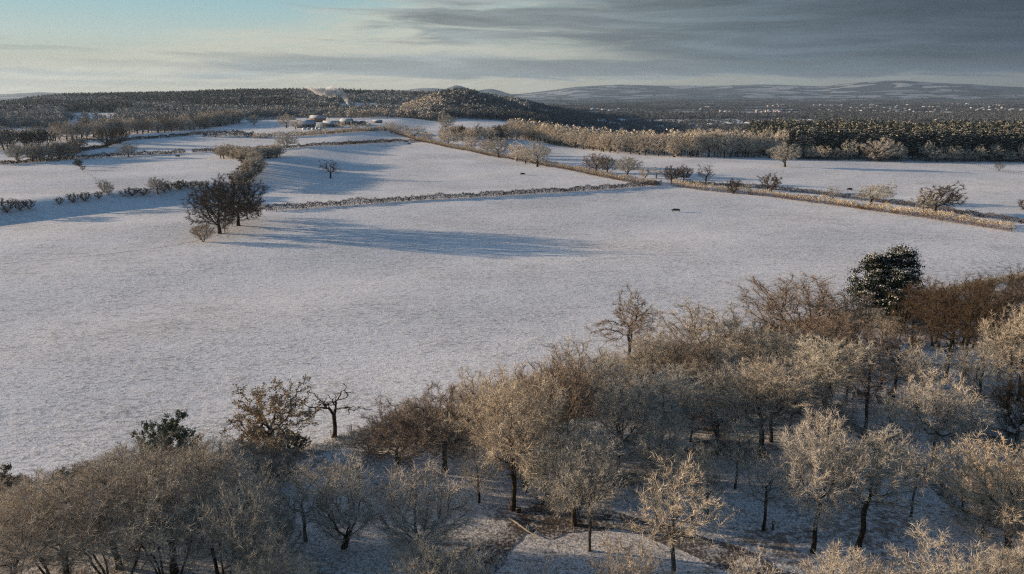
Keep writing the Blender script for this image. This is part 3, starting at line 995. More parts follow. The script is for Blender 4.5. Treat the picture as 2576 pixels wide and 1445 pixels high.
# ------------------------------------------------------------------ foreground wood
FG = 'bare trees of the frosted foreground wood'
plant([
    (1292, 1283, 925, 225, 'tall', 'gold', 'tall frosted tree with a dark forked trunk left of the leaf-strewn track junction'),
    (1057, 1395, 1205, 245, 'vase', 'pale', 'pale many-stemmed bushy tree fanning out from the ground beside the snowy bank', dict(bark='bark_pale')),
    (1120, 1190, 985, 260, 'spread', 'brown', 'wide gnarled brown tree with sprawling pale limbs at the wood edge', dict(bark='bark_pale')),
    (1000, 1190, 1015, 180, 'round2', 'brown', 'rusty brown round tree between the oak with leaves and the tall forked tree'),
    (1445, 1322, 1070, 215, 'round', 'grey', 'grey shaded tree on the snowy rise between the two dark tracks'),
    (1484, 1386, 1110, 170, 'wispy2', 'grey', 'leaning thin-crowned tree with a pale trunk on the snowy rise between the tracks', dict(bark='bark_pale')),
    (1694, 1455, 1158, 210, 'wispy', 'pale', 'sunlit hoary tree with a leaning trunk at the bottom edge, right of the snowy rise', dict(bark='bark_pale')),
    (1655, 1150, 935, 200, 'tall2', 'grey', 'tall thin tree with pale upper limbs behind the shaded snowy rise'),
    (1807, 1144, 985, 215, 'wispy', 'grey', 'shaded grey tree with a slim trunk left of the golden double-trunked tree'),
    (1914, 1151, 905, 235, 'tall', 'gold', 'golden-topped tree with a thick dark double trunk in the middle of the wood'),
    (1940, 1112, 935, 150, 'tall2', 'gold', 'second dark trunk standing close behind the golden double-trunked tree'),
    (2044, 1034, 870, 120, 'wispy', 'brown', 'slim dark tree on the shaded snow behind the golden-topped tree'),
    (2063, 1080, 845, 165, 'tall2', 'grey', 'tree with a bent dark trunk and wide low branch over the shaded snow'),
    (2127, 1016, 850, 130, 'wispy2', 'brown', 'thin brown tree below the dark snow-capped evergreen'),
    (2177, 1087, 868, 160, 'wispy', 'brown', 'reddish slim tree with an orange patch of litter round its foot'),
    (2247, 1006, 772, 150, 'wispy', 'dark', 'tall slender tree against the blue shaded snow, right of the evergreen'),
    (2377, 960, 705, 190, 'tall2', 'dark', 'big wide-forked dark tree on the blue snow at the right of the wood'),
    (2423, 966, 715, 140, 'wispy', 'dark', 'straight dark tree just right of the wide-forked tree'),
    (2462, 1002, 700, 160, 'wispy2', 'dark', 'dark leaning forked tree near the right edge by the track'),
    (2533, 1038, 770, 150, 'tall', 'gold', 'slim tree with russet top standing by the right edge above the dark track'),
    (2345, 1173, 950, 225, 'spread', 'pale', 'frosted flat-crowned tree rising on three forked stems right of the dark ditch', dict(bark='bark')),
    (2394, 1144, 990, 130, 'wispy', 'grey', 'single dark trunk standing behind the frosted flat-crowned tree'),
    (2044, 1390, 1050, 195, 'tall', 'pale', 'large tree with a thick straight dark trunk on the open snow'),
    (2160, 1386, 1085, 225, 'tall2', 'grey', 'large shaded tree with a long dark trunk, right of its thick-trunked neighbour'),
    (1921, 1335, 1140, 165, 'wispy2', 'grey', 'small tree on the open snow beside the slim waymarker post'),
    (1779, 1311, 1125, 120, 'wispy', 'grey', 'small forked tree left of the open snow with striped sunlight'),
    (1741, 1318, 1120, 100, 'wispy2', 'pale', 'young tree with a frosted golden top behind the sunlit hoary tree'),
    (2530, 1412, 1120, 345, 'spread', 'gold', 'broad rusty golden tree with a stout dark trunk filling the lower right'),
    (1206, 1265, 1120, 110, 'wispy', 'grey', 'small slim tree left of the tall forked tree'),
    (1320, 1237, 1080, 110, 'vase2', 'brown', 'small many-stemmed tree in the shade right of the tall forked trunk'),
    (1370, 1205, 1030, 130, 'wispy', 'brown', 'thin dark-stemmed tree behind the shaded grey crowns'),
    (865, 1378, 1170, 185, 'vase2', 'grey', 'arching grey tree with three dark stems in blue shade left of the fan-shaped tree'),
    (770, 1362, 1165, 190, 'wispy2', 'grey', 'shaded arching tree right of the tall thicket on the left'),
    (1190, 1120, 935, 120, 'round2', 'gold', 'rounded golden tree on the field edge, left of the tallest crown'),
    (1455, 1120, 862, 190, 'tall', 'gold', 'golden brown tree at the field edge left of the ragged lone tree'),
    (1400, 1180, 900, 180, 'round', 'brown', 'dense brown tree between the tall forked tree and the field edge'),
    (1555, 1190, 950, 190, 'round2', 'grey', 'grey-topped tree crowded behind the shaded rise'),
    (1585, 905, 728, 155, 'snag', 'brown', 'ragged old tree with a split trunk standing proud of the wood edge'),
    (1652, 1010, 838, 160, 'round', 'gold', 'olive golden round tree right below the ragged old tree'),
    (1775, 960, 772, 225, 'vase2', 'gold', 'broad brown tree on the field edge with upright twigs'),
    (1730, 1040, 860, 170, 'round2', 'brown', 'brown tree in the second row under the broad upright one'),
    (2000, 880, 705, 240, 'vase2', 'brown', 'largest russet domed tree on the field edge left of the evergreen'),
    (1925, 990, 822, 165, 'round', 'gold', 'pale frosted round tree below the russet domed tree'),
    (2075, 940, 790, 180, 'round2', 'brown', 'red-brown tree right under the dark evergreen'),
    (2130, 880, 745, 130, 'vase2', 'brown', 'russet tree tucked against the left side of the evergreen'),
    (2185, 960, 815, 140, 'wispy', 'brown', 'thin brown tree in front of the evergreen'),
    (2345, 870, 705, 120, 'vase2', 'dark', 'dark brushy tree touching the right side of the evergreen'),
    (2475, 850, 690, 120, 'wispy', 'dark', 'thin dark tree by the row of fence posts on the right'),
    (2548, 850, 672, 110, 'wispy2', 'dark', 'thin dark tree at the right edge under the fence corner'),
    (2420, 880, 720, 110, 'wispy', 'dark', 'sparse dark tree below the start of the post fence'),
    (690, 1148, 965, 195, 'gnarled', 'leaf', 'twisted oak still holding frosted brown leaves, standing alone on the field edge'),
    (842, 1100, 985, 140, 'pollard', 'dark', 'bare lopped tree with a straight thick trunk and crooked limbs by the fence'),
    (440, 1440, 1108, 300, 'tall', 'gold', 'tallest golden-topped tree of the thicket on the left'),
    (585, 1425, 1150, 200, 'vase2', 'grey', 'grey tree with clustered straight dark stems at the right of the left thicket'),
    (300, 1430, 1165, 260, 'tall2', 'gold', 'golden tree of the left thicket, left of its tallest crown'),
    (170, 1450, 1205, 240, 'round', 'gold', 'dense golden crown low on the left of the thicket'),
    (40, 1470, 1240, 220, 'round2', 'gold', 'golden frosted crown by the left edge above the bottom corner'),
    (510, 1330, 1130, 180, 'round2', 'gold', 'round golden tree behind the tallest crown of the left thicket'),
    (370, 1320, 1150, 190, 'vase2', 'gold', 'fuzzy golden tree in front of the olive evergreen bush'),
    (230, 1330, 1180, 170, 'vase2', 'brown', 'brown tree on the edge of the field above the left thicket'),
    (100, 1360, 1215, 170, 'vase2', 'gold', 'brushy golden tree at the far left field edge'),
    (640, 1560, 1200, 170, 'wispy2', 'grey', 'thin grey tree leaning out of the thicket over the shaded ditch', dict(bark='bark_pale')),
    (560, 1500, 1235, 230, 'poles', 'grey', 'grey tree of straight dark poles at the bottom right of the left thicket'),
    (430, 1520, 1230, 230, 'poles', 'grey', 'many-poled grey tree in front of the tallest golden crown'),
    (300, 1530, 1250, 250, 'poles', 'gold', 'many-poled golden tree at the bottom edge below the left thicket'),
    (165, 1540, 1275, 250, 'poles', 'gold', 'many-poled golden tree near the bottom left corner'),
    (30, 1550, 1300, 260, 'poles', 'gold', 'golden many-stemmed tree filling the bottom left corner'),
    (700, 1610, 1372, 165, 'tall', 'gold', 'golden conical crown rising from the bottom edge under the shaded ditch'),
    (1105, 1640, 1378, 300, 'spread', 'gold', 'broad golden crown at the bottom edge below the fan-shaped tree'),
    (1345, 1600, 1412, 120, 'wispy', 'pale', 'small frosted treetop poking up at the bottom edge left of the snowy rise'),
    (1575, 1640, 1372, 200, 'round2', 'gold', 'golden round crown at the bottom edge under the snowy rise'),
    (1885, 1620, 1402, 150, 'wispy2', 'pale', 'pale small treetop at the bottom edge right of the dark track'),
    (2140, 1640, 1402, 260, 'round', 'gold', 'golden crown at the bottom edge below the two large trunks'),
    (2370, 1660, 1378, 300, 'round2', 'gold', 'dense golden crown at the bottom edge, left of the corner'),
    (2560, 1640, 1390, 220, 'round', 'gold', 'golden crown in the bottom right corner'),
], FG)

plant([
    (432, 1190, 1052, 130, 'leafy', 'holly', 'olive green frosted evergreen bush poking above the left thicket'),
    (12, 1290, 1190, 120, 'leafy', 'leaf', 'dark leafy bush cut by the left edge of the picture'),
    (215, 1270, 1175, 120, 'leafy', 'holly', 'low dark green bush half hidden on the field edge at the left'),
    (738, 1140, 1092, 70, 'leafy', 'leaf', 'small leafy bush at the foot of the twisted oak'),
    (660, 1150, 1085, 110, 'leafy', 'leaf', 'russet leafy bush crowding the trunk of the twisted oak'),
], 'leafy bushes on the field edge', 'bush', 'leafy_bush')
plant([(2230, 800, 612, 200, 'yew', 'yew', 'dark dense evergreen with snow on its boughs beside the wood', dict(name='yew_tree', rot=0.0))])

# slimmer trees standing between the named ones
rw = np.random.default_rng(17)
taken = [(o.location.x, o.location.y) for o in SC.objects if o.get('category') == 'tree']
put = 0
SIL_U = [0, 300, 440, 585, 700, 870, 1000, 1200, 1400, 1560, 1700, 2000, 2150, 2350, 2576]
SIL_V = [1235, 1180, 1130, 1165, 1190, 1100, 1020, 950, 900, 860, 800, 730, 780, 730, 700]
GLADES = [(560, 950, 900, 1160), (670, 1150, 1180, 1445), (1140, 1640, 1190, 1445), (1700, 2350, 1140, 1445), (2220, 2576, 930, 1130), (1990, 2330, 600, 820)]
for _ in range(1500):
    u, v = rw.uniform(-60, 2640), rw.uniform(900, 1560)
    P = ground(u, v)
    if P[1] > edge_y(P[0]) - 4 or put >= 40:
        continue
    h = rw.uniform(7.5, 11)
    tu, tv = project(P[0], P[1], P[2] + h)
    if tv < np.interp(tu, SIL_U, SIL_V) or any(a < tu < b and c < q < d for a, b, c, d in GLADES for q in (tv + 10, (tv + v) / 2, v)):
        continue                                   # leaves the snowy glades and the skyline of the wood open
    if min((P[0] - a) ** 2 + (P[1] - b) ** 2 for a, b in taken) < 3.6 ** 2:
        continue
    taken.append((P[0], P[1]))
    put += 1
    right = u > 1900 and v < 1150
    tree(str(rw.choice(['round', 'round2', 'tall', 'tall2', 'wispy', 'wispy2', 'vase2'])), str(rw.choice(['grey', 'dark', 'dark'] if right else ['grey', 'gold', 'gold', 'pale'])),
         P, h, h * rw.uniform(0.55, 0.8), 'slim frosted tree crowded between the larger ones of the foreground wood', 'tree', 'lesser trees of the foreground wood', 'slim_tree')

# the wood carries on past both sides of the picture
out = 0
for _ in range(900):
    side = rw.random() < 0.5
    x = rw.uniform(-150, -62) if side else rw.uniform(72, 190)
    y = rw.uniform(15, 200)
    z = h1(x, y)
    fu, fv = project(x, y, z + 6)
    if (y > 30 and -150 < fu < 2680) or y > edge_y(x) - 4 or out >= 80 or min((x - a) ** 2 + (y - b) ** 2 for a, b in taken) < 5.5 ** 2:
        continue
    taken.append((x, y))
    out += 1
    h = rw.uniform(10, 15)
    tree(str(rw.choice(['round', 'tall', 'wispy', 'wispy2', 'vase2'])), str(rw.choice(['grey', 'gold', 'brown'])), (x, y, z), h, h * rw.uniform(0.6, 0.85),
         'frosted bare tree of the foreground wood beyond the edge of the picture', 'tree', 'outer trees of the foreground wood', 'slim_tree')
# tall thin dark trees thickening the right side
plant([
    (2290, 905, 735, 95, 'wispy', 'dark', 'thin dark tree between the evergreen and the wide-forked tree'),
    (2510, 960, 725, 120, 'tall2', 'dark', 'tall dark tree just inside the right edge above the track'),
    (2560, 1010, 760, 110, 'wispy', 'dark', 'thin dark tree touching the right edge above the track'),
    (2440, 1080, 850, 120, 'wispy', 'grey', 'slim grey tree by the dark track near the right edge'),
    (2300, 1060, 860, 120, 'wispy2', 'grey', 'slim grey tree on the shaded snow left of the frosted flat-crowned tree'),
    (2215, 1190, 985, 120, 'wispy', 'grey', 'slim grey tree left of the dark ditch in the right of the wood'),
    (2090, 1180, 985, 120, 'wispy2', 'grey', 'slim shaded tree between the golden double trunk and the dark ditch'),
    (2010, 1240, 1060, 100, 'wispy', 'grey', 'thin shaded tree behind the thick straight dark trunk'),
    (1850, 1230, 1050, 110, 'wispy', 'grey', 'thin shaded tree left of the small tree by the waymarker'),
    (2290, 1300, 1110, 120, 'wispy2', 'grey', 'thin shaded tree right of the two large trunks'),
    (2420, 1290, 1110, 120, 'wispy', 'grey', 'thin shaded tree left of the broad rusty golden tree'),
], FG)

# scrub filling the wood edge between the named trees
fill = []
rs_ = np.random.default_rng(3)
for i in range(46):
    k = i / 45
    u = 20 + k * 2560
    if 730 < u < 930:
        continue
    b = float(np.interp(u, [0, 300, 690, 838, 1200, 1583, 2000, 2400, 2576], [1282, 1222, 1160, 1120, 1030, 925, 830, 745, 710])) + rs_.uniform(12, 60)
    hh = float(np.interp(b, [700, 1000, 1300], [34, 55, 80])) * rs_.uniform(0.8, 1.3)
    fill.append((u, b, b - hh, hh * rs_.uniform(1.3, 1.9), rs_.choice(['vase', 'vase2']), str(rs_.choice(['gold', 'gold', 'grey'] if u < 1900 else ['grey', 'dark'])),
                 'low frosted shrub in the scrub along the field edge of the wood'))
plant(fill, 'shrubs along the edge of the wood', 'shrub', 'frosted_shrub')

# ------------------------------------------------------------------ the clump and the lone trees of the fields
plant([
    (553, 588, 445, 145, 'bigoak', 'dark', 'nearest big dark oak of the clump in the open field, left trunk', dict(rot=1.0)),
    (600, 568, 445, 140, 'bigoak2', 'dark', 'second big oak of the clump with a stout trunk and wide fan of limbs'),
    (512, 609, 565, 56, 'vase2', 'brown', 'small bushy tree in front of the oak clump'),
    (566, 585, 545, 40, 'wispy', 'brown', 'little tree between the two big oak trunks'),
    (622, 552, 505, 60, 'round2', 'dark', 'small dark tree at the right end of the oak clump'),
    (650, 545, 510, 50, 'wispy2', 'grey', 'thin grey tree where the hedge meets the oak clump'),
    (832, 449, 402, 52, 'mbare', 'dark', 'lone bare oak with a thick trunk in the middle field'),
    (722, 372, 341, 54, 'moak', 'grey', 'lone wide oak on the hedge line beyond the middle field'),
    (323, 396, 361, 42, 'moak', 'grey', 'rounded oak standing in the long hedge of the left fields'),
    (639, 316, 289, 28, 'moak2', 'grey', 'small lone tree on the high snowy field left of the farm'),
    (721, 322, 284, 46, 'wood1', 'pale', 'big frosted tree standing against the left end of the farm barn'),
    (1124, 329, 286, 42, 'moak2', 'grey', 'tall round tree on its own below the wooded knoll'),
    (1974, 420, 360, 72, 'moak', 'grey', 'wide frosted oak with a dark leaning trunk in front of the pine wood'),
    (2210, 406, 348, 74, 'moak2', 'pale', 'hoary round oak at the foot of the pine wood'),
    (2512, 431, 407, 26, 'mthin', 'dark', 'little bare tree by the wire fence on the right'),
    (2573, 528, 500, 26, 'mbush', 'dark', 'dark shrub cut by the right edge beyond the lane'),
    (2350, 540, 462, 105, 'mlean', 'dark', 'spreading dark tree blown to the right, largest on the lane hedge', dict(rot=0.1)),
    (2327, 541, 478, 60, 'mthin', 'grey', 'slim tree standing against the left of the wind-blown one'),
    (2190, 514, 461, 88, 'mlean', 'grey', 'leaning tree with a tail of low branches left of the wind-blown one', dict(rot=-0.1)),
    (2095, 500, 468, 38, 'mthin', 'grey', 'pale wispy shrub on the lane hedge right of the ivy-clad tree'),
    (1938, 482, 437, 52, 'mbush', 'dark', 'dense dark ivy-clad tree like a brush on the lane hedge'),
    (1884, 476, 459, 24, 'mthin', 'grey', 'tiny wispy shrub left of the ivy-clad tree'),
    (1845, 488, 449, 36, 'mbush', 'dark', 'dark round shrub on the field side of the lane hedge'),
    (1775, 462, 415, 44, 'mthin', 'dark', 'spiky upright tree right of the hedge corner'),
    (1719, 460, 416, 44, 'moak', 'dark', 'right one of the two trees at the hedge corner'),
    (1689, 462, 418, 44, 'moak2', 'dark', 'left one of the two trees at the hedge corner'),
    (1651, 449, 419, 32, 'mthin', 'grey', 'faint wispy tree left of the hedge corner'),
    (1622, 449, 420, 32, 'mbush', 'grey', 'second faint wispy tree left of the hedge corner'),
    (1579, 443, 394, 66, 'moak', 'grey', 'round open oak right of the denser pair on the hedge'),
    (1500, 436, 387, 66, 'moak2', 'brown', 'dense round oak on the hedge at mid right'),
    (1528, 436, 392, 50, 'moak2', 'grey', 'oak overlapping the dense round oak on its right'),
    (1352, 420, 357, 62, 'moak2', 'grey', 'tallest tree at the right end of the hedge group, dark trunk'),
    (1322, 412, 372, 48, 'moak', 'pale', 'pale tree leaning into the tallest of the hedge group'),
    (1301, 406, 358, 46, 'mbush', 'pale', 'pale round tree in the middle of the hedge group'),
    (1254, 397, 347, 58, 'moak2', 'grey', 'broad round tree at the left of the hedge group'),
    (1226, 388, 350, 44, 'moak', 'pale', 'pale tree half behind the broad round one'),
    (1184, 379, 346, 36, 'mbush', 'pale', 'small dome-shaped tree on the frosted hedge'),
    (1128, 365, 330, 52, 'moak2', 'pale', 'frosted domed tree where the frosted hedge meets the dark one'),
], 'scattered trees of the fields and hedges', name='field_tree')

# small trees and shrubs along the bank on the left, hedge by hedge
plant([
    (18, 535, 498, 42, 'mbush', 'dark', 'biggest round thorn tree at the left end of the bank'),
    (51, 530, 502, 30, 'mbush', 'dark', 'second thorn tree from the left end of the bank'),
    (74, 526, 502, 28, 'mbush', 'dark', 'third thorn tree from the left end of the bank'),
    (150, 514, 496, 22, 'mbush', 'dark', 'tiny thorn standing alone on the bank'),
    (184, 510, 486, 28, 'mbush', 'dark', 'thin forked thorn left of a slightly bigger one on the bank'),
    (214, 506, 483, 32, 'mbush', 'dark', 'wide forked thorn in the middle of the bank'),
    (249, 501, 481, 22, 'mbush', 'dark', 'slim thorn at the foot of the trodden way'),
    (262, 484, 452, 30, 'mbush', 'grey', 'upper round bush on the trodden way'),
    (273, 490, 461, 30, 'mbush', 'grey', 'lower round bush on the trodden way'),
    (312, 494, 477, 30, 'mthin', 'dark', 'low arching shrub at the left end of the dark thicket'),
    (333, 493, 471, 34, 'mbush', 'dark', 'arching dark shrub in the thicket below the left field'),
    (362, 491, 473, 36, 'mbush', 'dark', 'low dense dark shrub in the thicket below the left field'),
    (397, 487, 446, 44, 'moak2', 'grey', 'round tree standing out of the dark thicket on the bank'),
    (413, 484, 457, 32, 'mbush', 'dark', 'dark shrub pressed against the round tree on the bank'),
    (428, 480, 459, 24, 'mbush', 'dark', 'shrub at the right end of the dark thicket'),
    (454, 477, 454, 32, 'leafy', 'holly', 'dark green holly bush on the bank'),
    (474, 474, 456, 20, 'mbush', 'dark', 'first small tree right of the holly bush'),
    (487, 473, 455, 20, 'mbush', 'dark', 'second small tree right of the holly bush'),
    (502, 472, 455, 20, 'mbush', 'grey', 'third small tree right of the holly bush'),
    (516, 471, 454, 20, 'mbush', 'grey', 'fourth small tree right of the holly bush'),
    (197, 419, 401, 20, 'leafy', 'holly', 'round evergreen at the top of the trodden way'),
    (209, 428, 416, 14, 'mbush', 'dark', 'tiny bush just below the round evergreen'),
    (270, 371, 322, 48, 'moak2', 'dark', 'tall dark tree at the bend of the hedge on the far left'),
    (302, 361, 321, 44, 'moak', 'dark', 'tree right of the tall dark one at the hedge bend'),
    (198, 385, 345, 40, 'moak2', 'dark', 'dark tree at the right end of the left copse'),
    (172, 386, 356, 34, 'mbush', 'grey', 'shorter tree right against the left copse'),
    (984, 335, 306, 30, 'mbush', 'pale', 'pinkish frosted bush at the head of the frosted hedge'),
    (1008, 340, 310, 40, 'wood1', 'pale', 'large frosted bush beyond the far corner of the middle fields'),
    (1044, 350, 318, 56, 'wood3', 'pale', 'broad frosted bush low on the hedge below the knoll'),
    (1075, 355, 332, 34, 'mbush', 'pale', 'small frosted bush right of the broad one'),
    (773, 300, 279, 40, 'far0', 'grey', 'frosted tree behind the farmhouse on its left'),
    (855, 300, 283, 30, 'far1', 'grey', 'frosted tree just right of the farmhouse roof'),
    (975, 298, 274, 34, 'far2', 'grey', 'frosted tree behind the dark curved sheds'),
    (1095, 300, 270, 26, 'fpine1', 'needle', 'dark pine standing at the edge of the field behind the sheds'),
    (744, 326, 303, 30, 'wood3', 'pale', 'low frosted tree at the left foot of the big barn'),
    (812, 326, 308, 24, 'wood1', 'grey', 'small frosted tree between the two front barns'),
    (860, 325, 306, 30, 'wood3', 'pale', 'frosted bush in front of the long low barn'),
    (890, 326, 310, 30, 'mbush', 'pale', 'frosted bush in front of the left curved shed'),
    (925, 324, 307, 30, 'wood1', 'grey', 'frosted bush at the right end of the curved sheds'),
    (828, 301, 280, 30, 'far3', 'grey', 'frosted tree right behind the farmhouse chimney end'),
], 'small trees and bushes of the far fields', name='thorn_tree', merged=True)  # mixed kinds: thorns, frosted trees and bushes, holly and one pine

# ------------------------------------------------------------------ copses
def row_pts(pts, step, jit=0.0, seed=1):
    rg = np.random.default_rng(seed)
    P = np.array(gp(pts))
    s = np.concatenate([[0], np.cumsum(np.hypot(*np.diff(P, axis=0).T))])
    q = np.arange(0, s[-1], step)
    x = np.interp(q, s, P[:, 0]) + rg.normal(size=len(q)) * jit
    y = np.interp(q, s, P[:, 1]) + rg.normal(size=len(q)) * jit
    return [(float(a), float(b), h1(a, b)) for a, b in zip(x, y)]


def grove(pts, step, keys, mats, hr, wr, label, group, name='bare_tree', rows=1, gap=6.0, jit=1.5, seed=1, merged=True, cat='tree', bark='bark'):
    rg = np.random.default_rng(seed + 77)
    n = 0
    for r in range(rows):
        for P in row_pts(pts, step, jit, seed + r):
            k = math.hypot(P[0], P[1])
            x, y = P[0] * (1 + r * gap / k), P[1] * (1 + r * gap / k)
            if r % 2:
                x += step * 0.5
            key = str(rg.choice(keys))
            tree(key, str(rg.choice(mats)), (x, y, h1(x, y) - 0.2), rg.uniform(*hr), rg.uniform(*wr), label, cat, group, name, bark, merged)
            n += 1
    return n


grove([(562, 398), (600, 402), (640, 403), (698, 395)], 6, ['mbush', 'wood1', 'wood3'], ['pale', 'pale', 'gold'], (7, 9.5), (8, 11),
      'frosted bushy tree in the small copse between the two middle fields', 'trees of the middle copse', name='copse_tree', rows=3, gap=9, seed=5)
grove([(630, 412), (640, 425), (628, 440), (622, 452), (600, 462), (575, 466)], 6, ['mbush', 'wood3'], ['pale', 'grey', 'dark'], (6, 8.5), (7, 10),
      'thick shrub in the belt running down from the middle copse', 'shrubs in the belt below the middle copse', name='frosted_shrub', cat='shrub', rows=2, gap=5, seed=6)
grove([(45, 409), (90, 407), (130, 404), (172, 400)], 7, ['wood1', 'wood2', 'mbush'], ['grey', 'brown', 'grey'], (9, 13), (9, 13),
      'bare tree in the dense copse on the hedge at the far left', 'trees of the left copse', name='copse_tree', rows=3, gap=9, seed=7)
grove([(-60, 384), (0, 378), (70, 374), (110, 372)], 9, ['moak', 'moak2', 'wood2'], ['dark', 'grey', 'brown'], (13, 17), (10, 14),
      'tall dark tree in the belt at the far left beyond the copse', 'trees of the far left belt', name='broadleaf_tree', rows=3, gap=11, seed=8)
grove([(150, 355), (210, 350), (260, 345), (330, 338), (420, 333), (500, 326), (545, 318), (600, 309)], 10, ['wood1', 'wood2', 'wood3'], ['grey', 'pale', 'brown'], (12, 17), (11, 15),
      'frosted broadleaf tree along the lower edge of the left wood', 'edge trees of the left wood', name='broadleaf_tree', rows=3, gap=14, seed=9, jit=2.5)
# frosted belt on the right of the middle, then the pine wood
grove([(1700, 396), (1800, 396), (1900, 397), (2040, 400)], 9.0, ['wood1', 'wood2', 'wood3'],
      ['pale', 'pale', 'grey'], (16, 22), (11, 15), 'tall frosted broadleaf tree at the right end of the long belt of wood',
      'tall frosted trees of the long belt', name='frosted_tree', rows=4, gap=11, seed=19, jit=2.0)
grove([(1288, 345), (1380, 362), (1480, 378), (1560, 386), (1640, 392), (1700, 396)], 9.5, ['wood1', 'wood2', 'wood3'],
      ['pale', 'pale', 'gold', 'grey'], (13, 18), (10.5, 14), 'frosted broadleaf tree in the left part of the long belt of wood',
      'frosted trees of the long belt', name='frosted_tree', rows=4, gap=11, seed=10, jit=2.0)
grove([(1960, 400), (2020, 402), (2200, 405), (2400, 408), (2700, 412)], 10, ['wood1', 'wood2', 'wood3'], ['pale', 'grey', 'grey', 'brown'], (8, 15.5), (8, 13),
      'frosted broadleaf tree at the foot of the pine wood', 'broadleaf trees at the foot of the pine wood', name='frosted_tree', rows=1, seed=11, jit=2.0)
grove([(1985, 401), (2020, 401), (2200, 403), (2400, 406), (2700, 410)], 6.5, ['pine1', 'pine2', 'pine1', 'spruce'], ['needle'], (18, 24), (7.5, 11.5),
      'dark pine with snow on its boughs in the front rows of the pine wood', 'pines of the dark wood on the right', name='pine_tree', rows=5, gap=7.5, seed=12, jit=1.3)
grove([(1130, 352), (1175, 358), (1235, 362), (1280, 350)], 9, ['wood1', 'wood3', 'wood2'], ['grey', 'pale', 'dark'], (10, 15), (9, 13),
      'frosted tree between the knoll and the frosted belt', 'trees below the knoll', name='broadleaf_tree', rows=3, gap=22, seed=13, jit=3)
grove([(880, 299), (940, 297), (1000, 296), (1060, 300), (1110, 304)], 12, ['far0', 'far1', 'far2'], ['grey', 'pale'], (10, 15), (9, 13),
      'frosted tree behind the farm below the wooded ridge', 'trees behind the farm', name='broadleaf_tree', rows=3, gap=14, seed=14, jit=3)

# ------------------------------------------------------------------ far woods (masses nobody could count)
def tile(keys, pts, hs, tint, mats, name, label, cat, partsplit=True, wk=None):
    """many trees joined into one mesh"""
    Vs, Ts, Qs, As, Ti, MI = [], [], [], [], [], []
    off = 0
    rg = np.random.default_rng(len(pts))
    ki = rg.integers(0, len(keys), len(pts))
    qs, ts, mq, mt = [], [], [], []
    for k, key in enumerate(keys):
        t = TP[key]
        sel = np.nonzero(ki == k)[0]
        if not len(sel):
            continue
        V, Q, T, A = join([t['trunk'], t['crown']])
        V, A = V, A
        nq1, nt1 = len(t['trunk'][1]), len(t['trunk'][2])
        a = rg.uniform(0, 6.283, len(sel))
        s = hs[sel] / t['H']
        sw = s * rg.uniform(0.85, 1.2, len(sel)) * (wk or 1.0)
        c, sn = np.cos(a), np.sin(a)
        X = V[None, :, 0] * c[:, None] - V[None, :, 1] * sn[:, None]
        Y = V[None, :, 0] * sn[:, None] + V[None, :, 1] * c[:, None]
        W = np.stack([X * sw[:, None] + pts[sel, 0:1], Y * sw[:, None] + pts[sel, 1:2], V[None, :, 2] * s[:, None] + pts[sel, 2:3]], -1)
        n = len(V)
        base = off + np.arange(len(sel)) * n
        qs.append((Q[None] + base[:, None, None]).reshape(-1, 4))
        ts.append((T[None] + base[:, None, None]).reshape(-1, 3))
        mq.append(np.tile((np.arange(len(Q)) >= nq1).astype(int), len(sel)))
        mt.append(np.tile((np.arange(len(T)) >= nt1).astype(int), len(sel)))
        Vs.append(W.reshape(-1, 3))
        As.append(np.tile(A, len(sel)))
        Ti.append(np.repeat(tint[sel], n))
        off += n * len(sel)
    me = mesh_np(name, np.concatenate(Vs), np.concatenate(qs), np.concatenate(ts), mats,
                 dict(tip=np.concatenate(As), tint=np.concatenate(Ti)), mi=np.concatenate(mq + mt))
    return tag(link(name, me), label, cat, kind='stuff')


def scatter(x0, x1, y0, y1, sp, keep, seed):
    rg = np.random.default_rng(seed)
    gx, gy = np.meshgrid(np.arange(x0, x1, sp), np.arange(y0, y1, sp))
    x = gx.ravel() + rg.uniform(-.5, .5, gx.size) * sp
    y = gy.ravel() + rg.uniform(-.5, .5, gx.size) * sp
    z = H(x, y)
    u, v = project(x, y, z)
    k = keep(x, y, u, v, rg)
    return np.stack([x, y, z - 0.3], -1)[k], u[k], v[k], rg


BASEU = [-300, 0, 120, 180, 260, 330, 420, 500, 545, 610, 650, 700, 760, 850, 900, 1000, 1040, 1100, 1300]
BASEV = [372, 362, 356, 350, 340, 332, 327, 320, 312, 300, 298, 297, 296, 296, 294, 291, 291, 296, 300]


def ridge(conifer):
    def keep(x, y, u, v, rg):
        inside = (v < np.interp(u, BASEU, BASEV)) & (u > -260) & (u < 1330) & (y > 850)
        clear = (u > 165) & (u < 300 + 6 * np.sin(v)) & (v > 284) & (v < 342)
        clear |= (u > 850) & (u < 1050) & (v > 236) & (v < 292) & (wob(x, y, 75, 9.0) > -0.1)
        n = wob(x, y, 90, 6.0) + 0.4 * wob(x, y, 37, 2.0)
        con = ((v < 280) & (u > 60) & (u < 740) & (n > -0.25)) | ((n > 0.85) & (v < 300))
        con |= (u > 190) & (u < 330) & (v < 290) & (v > 268)
        con &= ~((u > 860) & (v > 250))
        sparse = clear & (rg.random(len(x)) < 0.96)
        thin = (rg.random(len(x)) < 0.95) & ~((u > 640) & (wob(x, y, 62, 9.0) > 1.05) & (v > 240))
        return inside & ~sparse & (con if conifer else ~con) & thin
    return keep


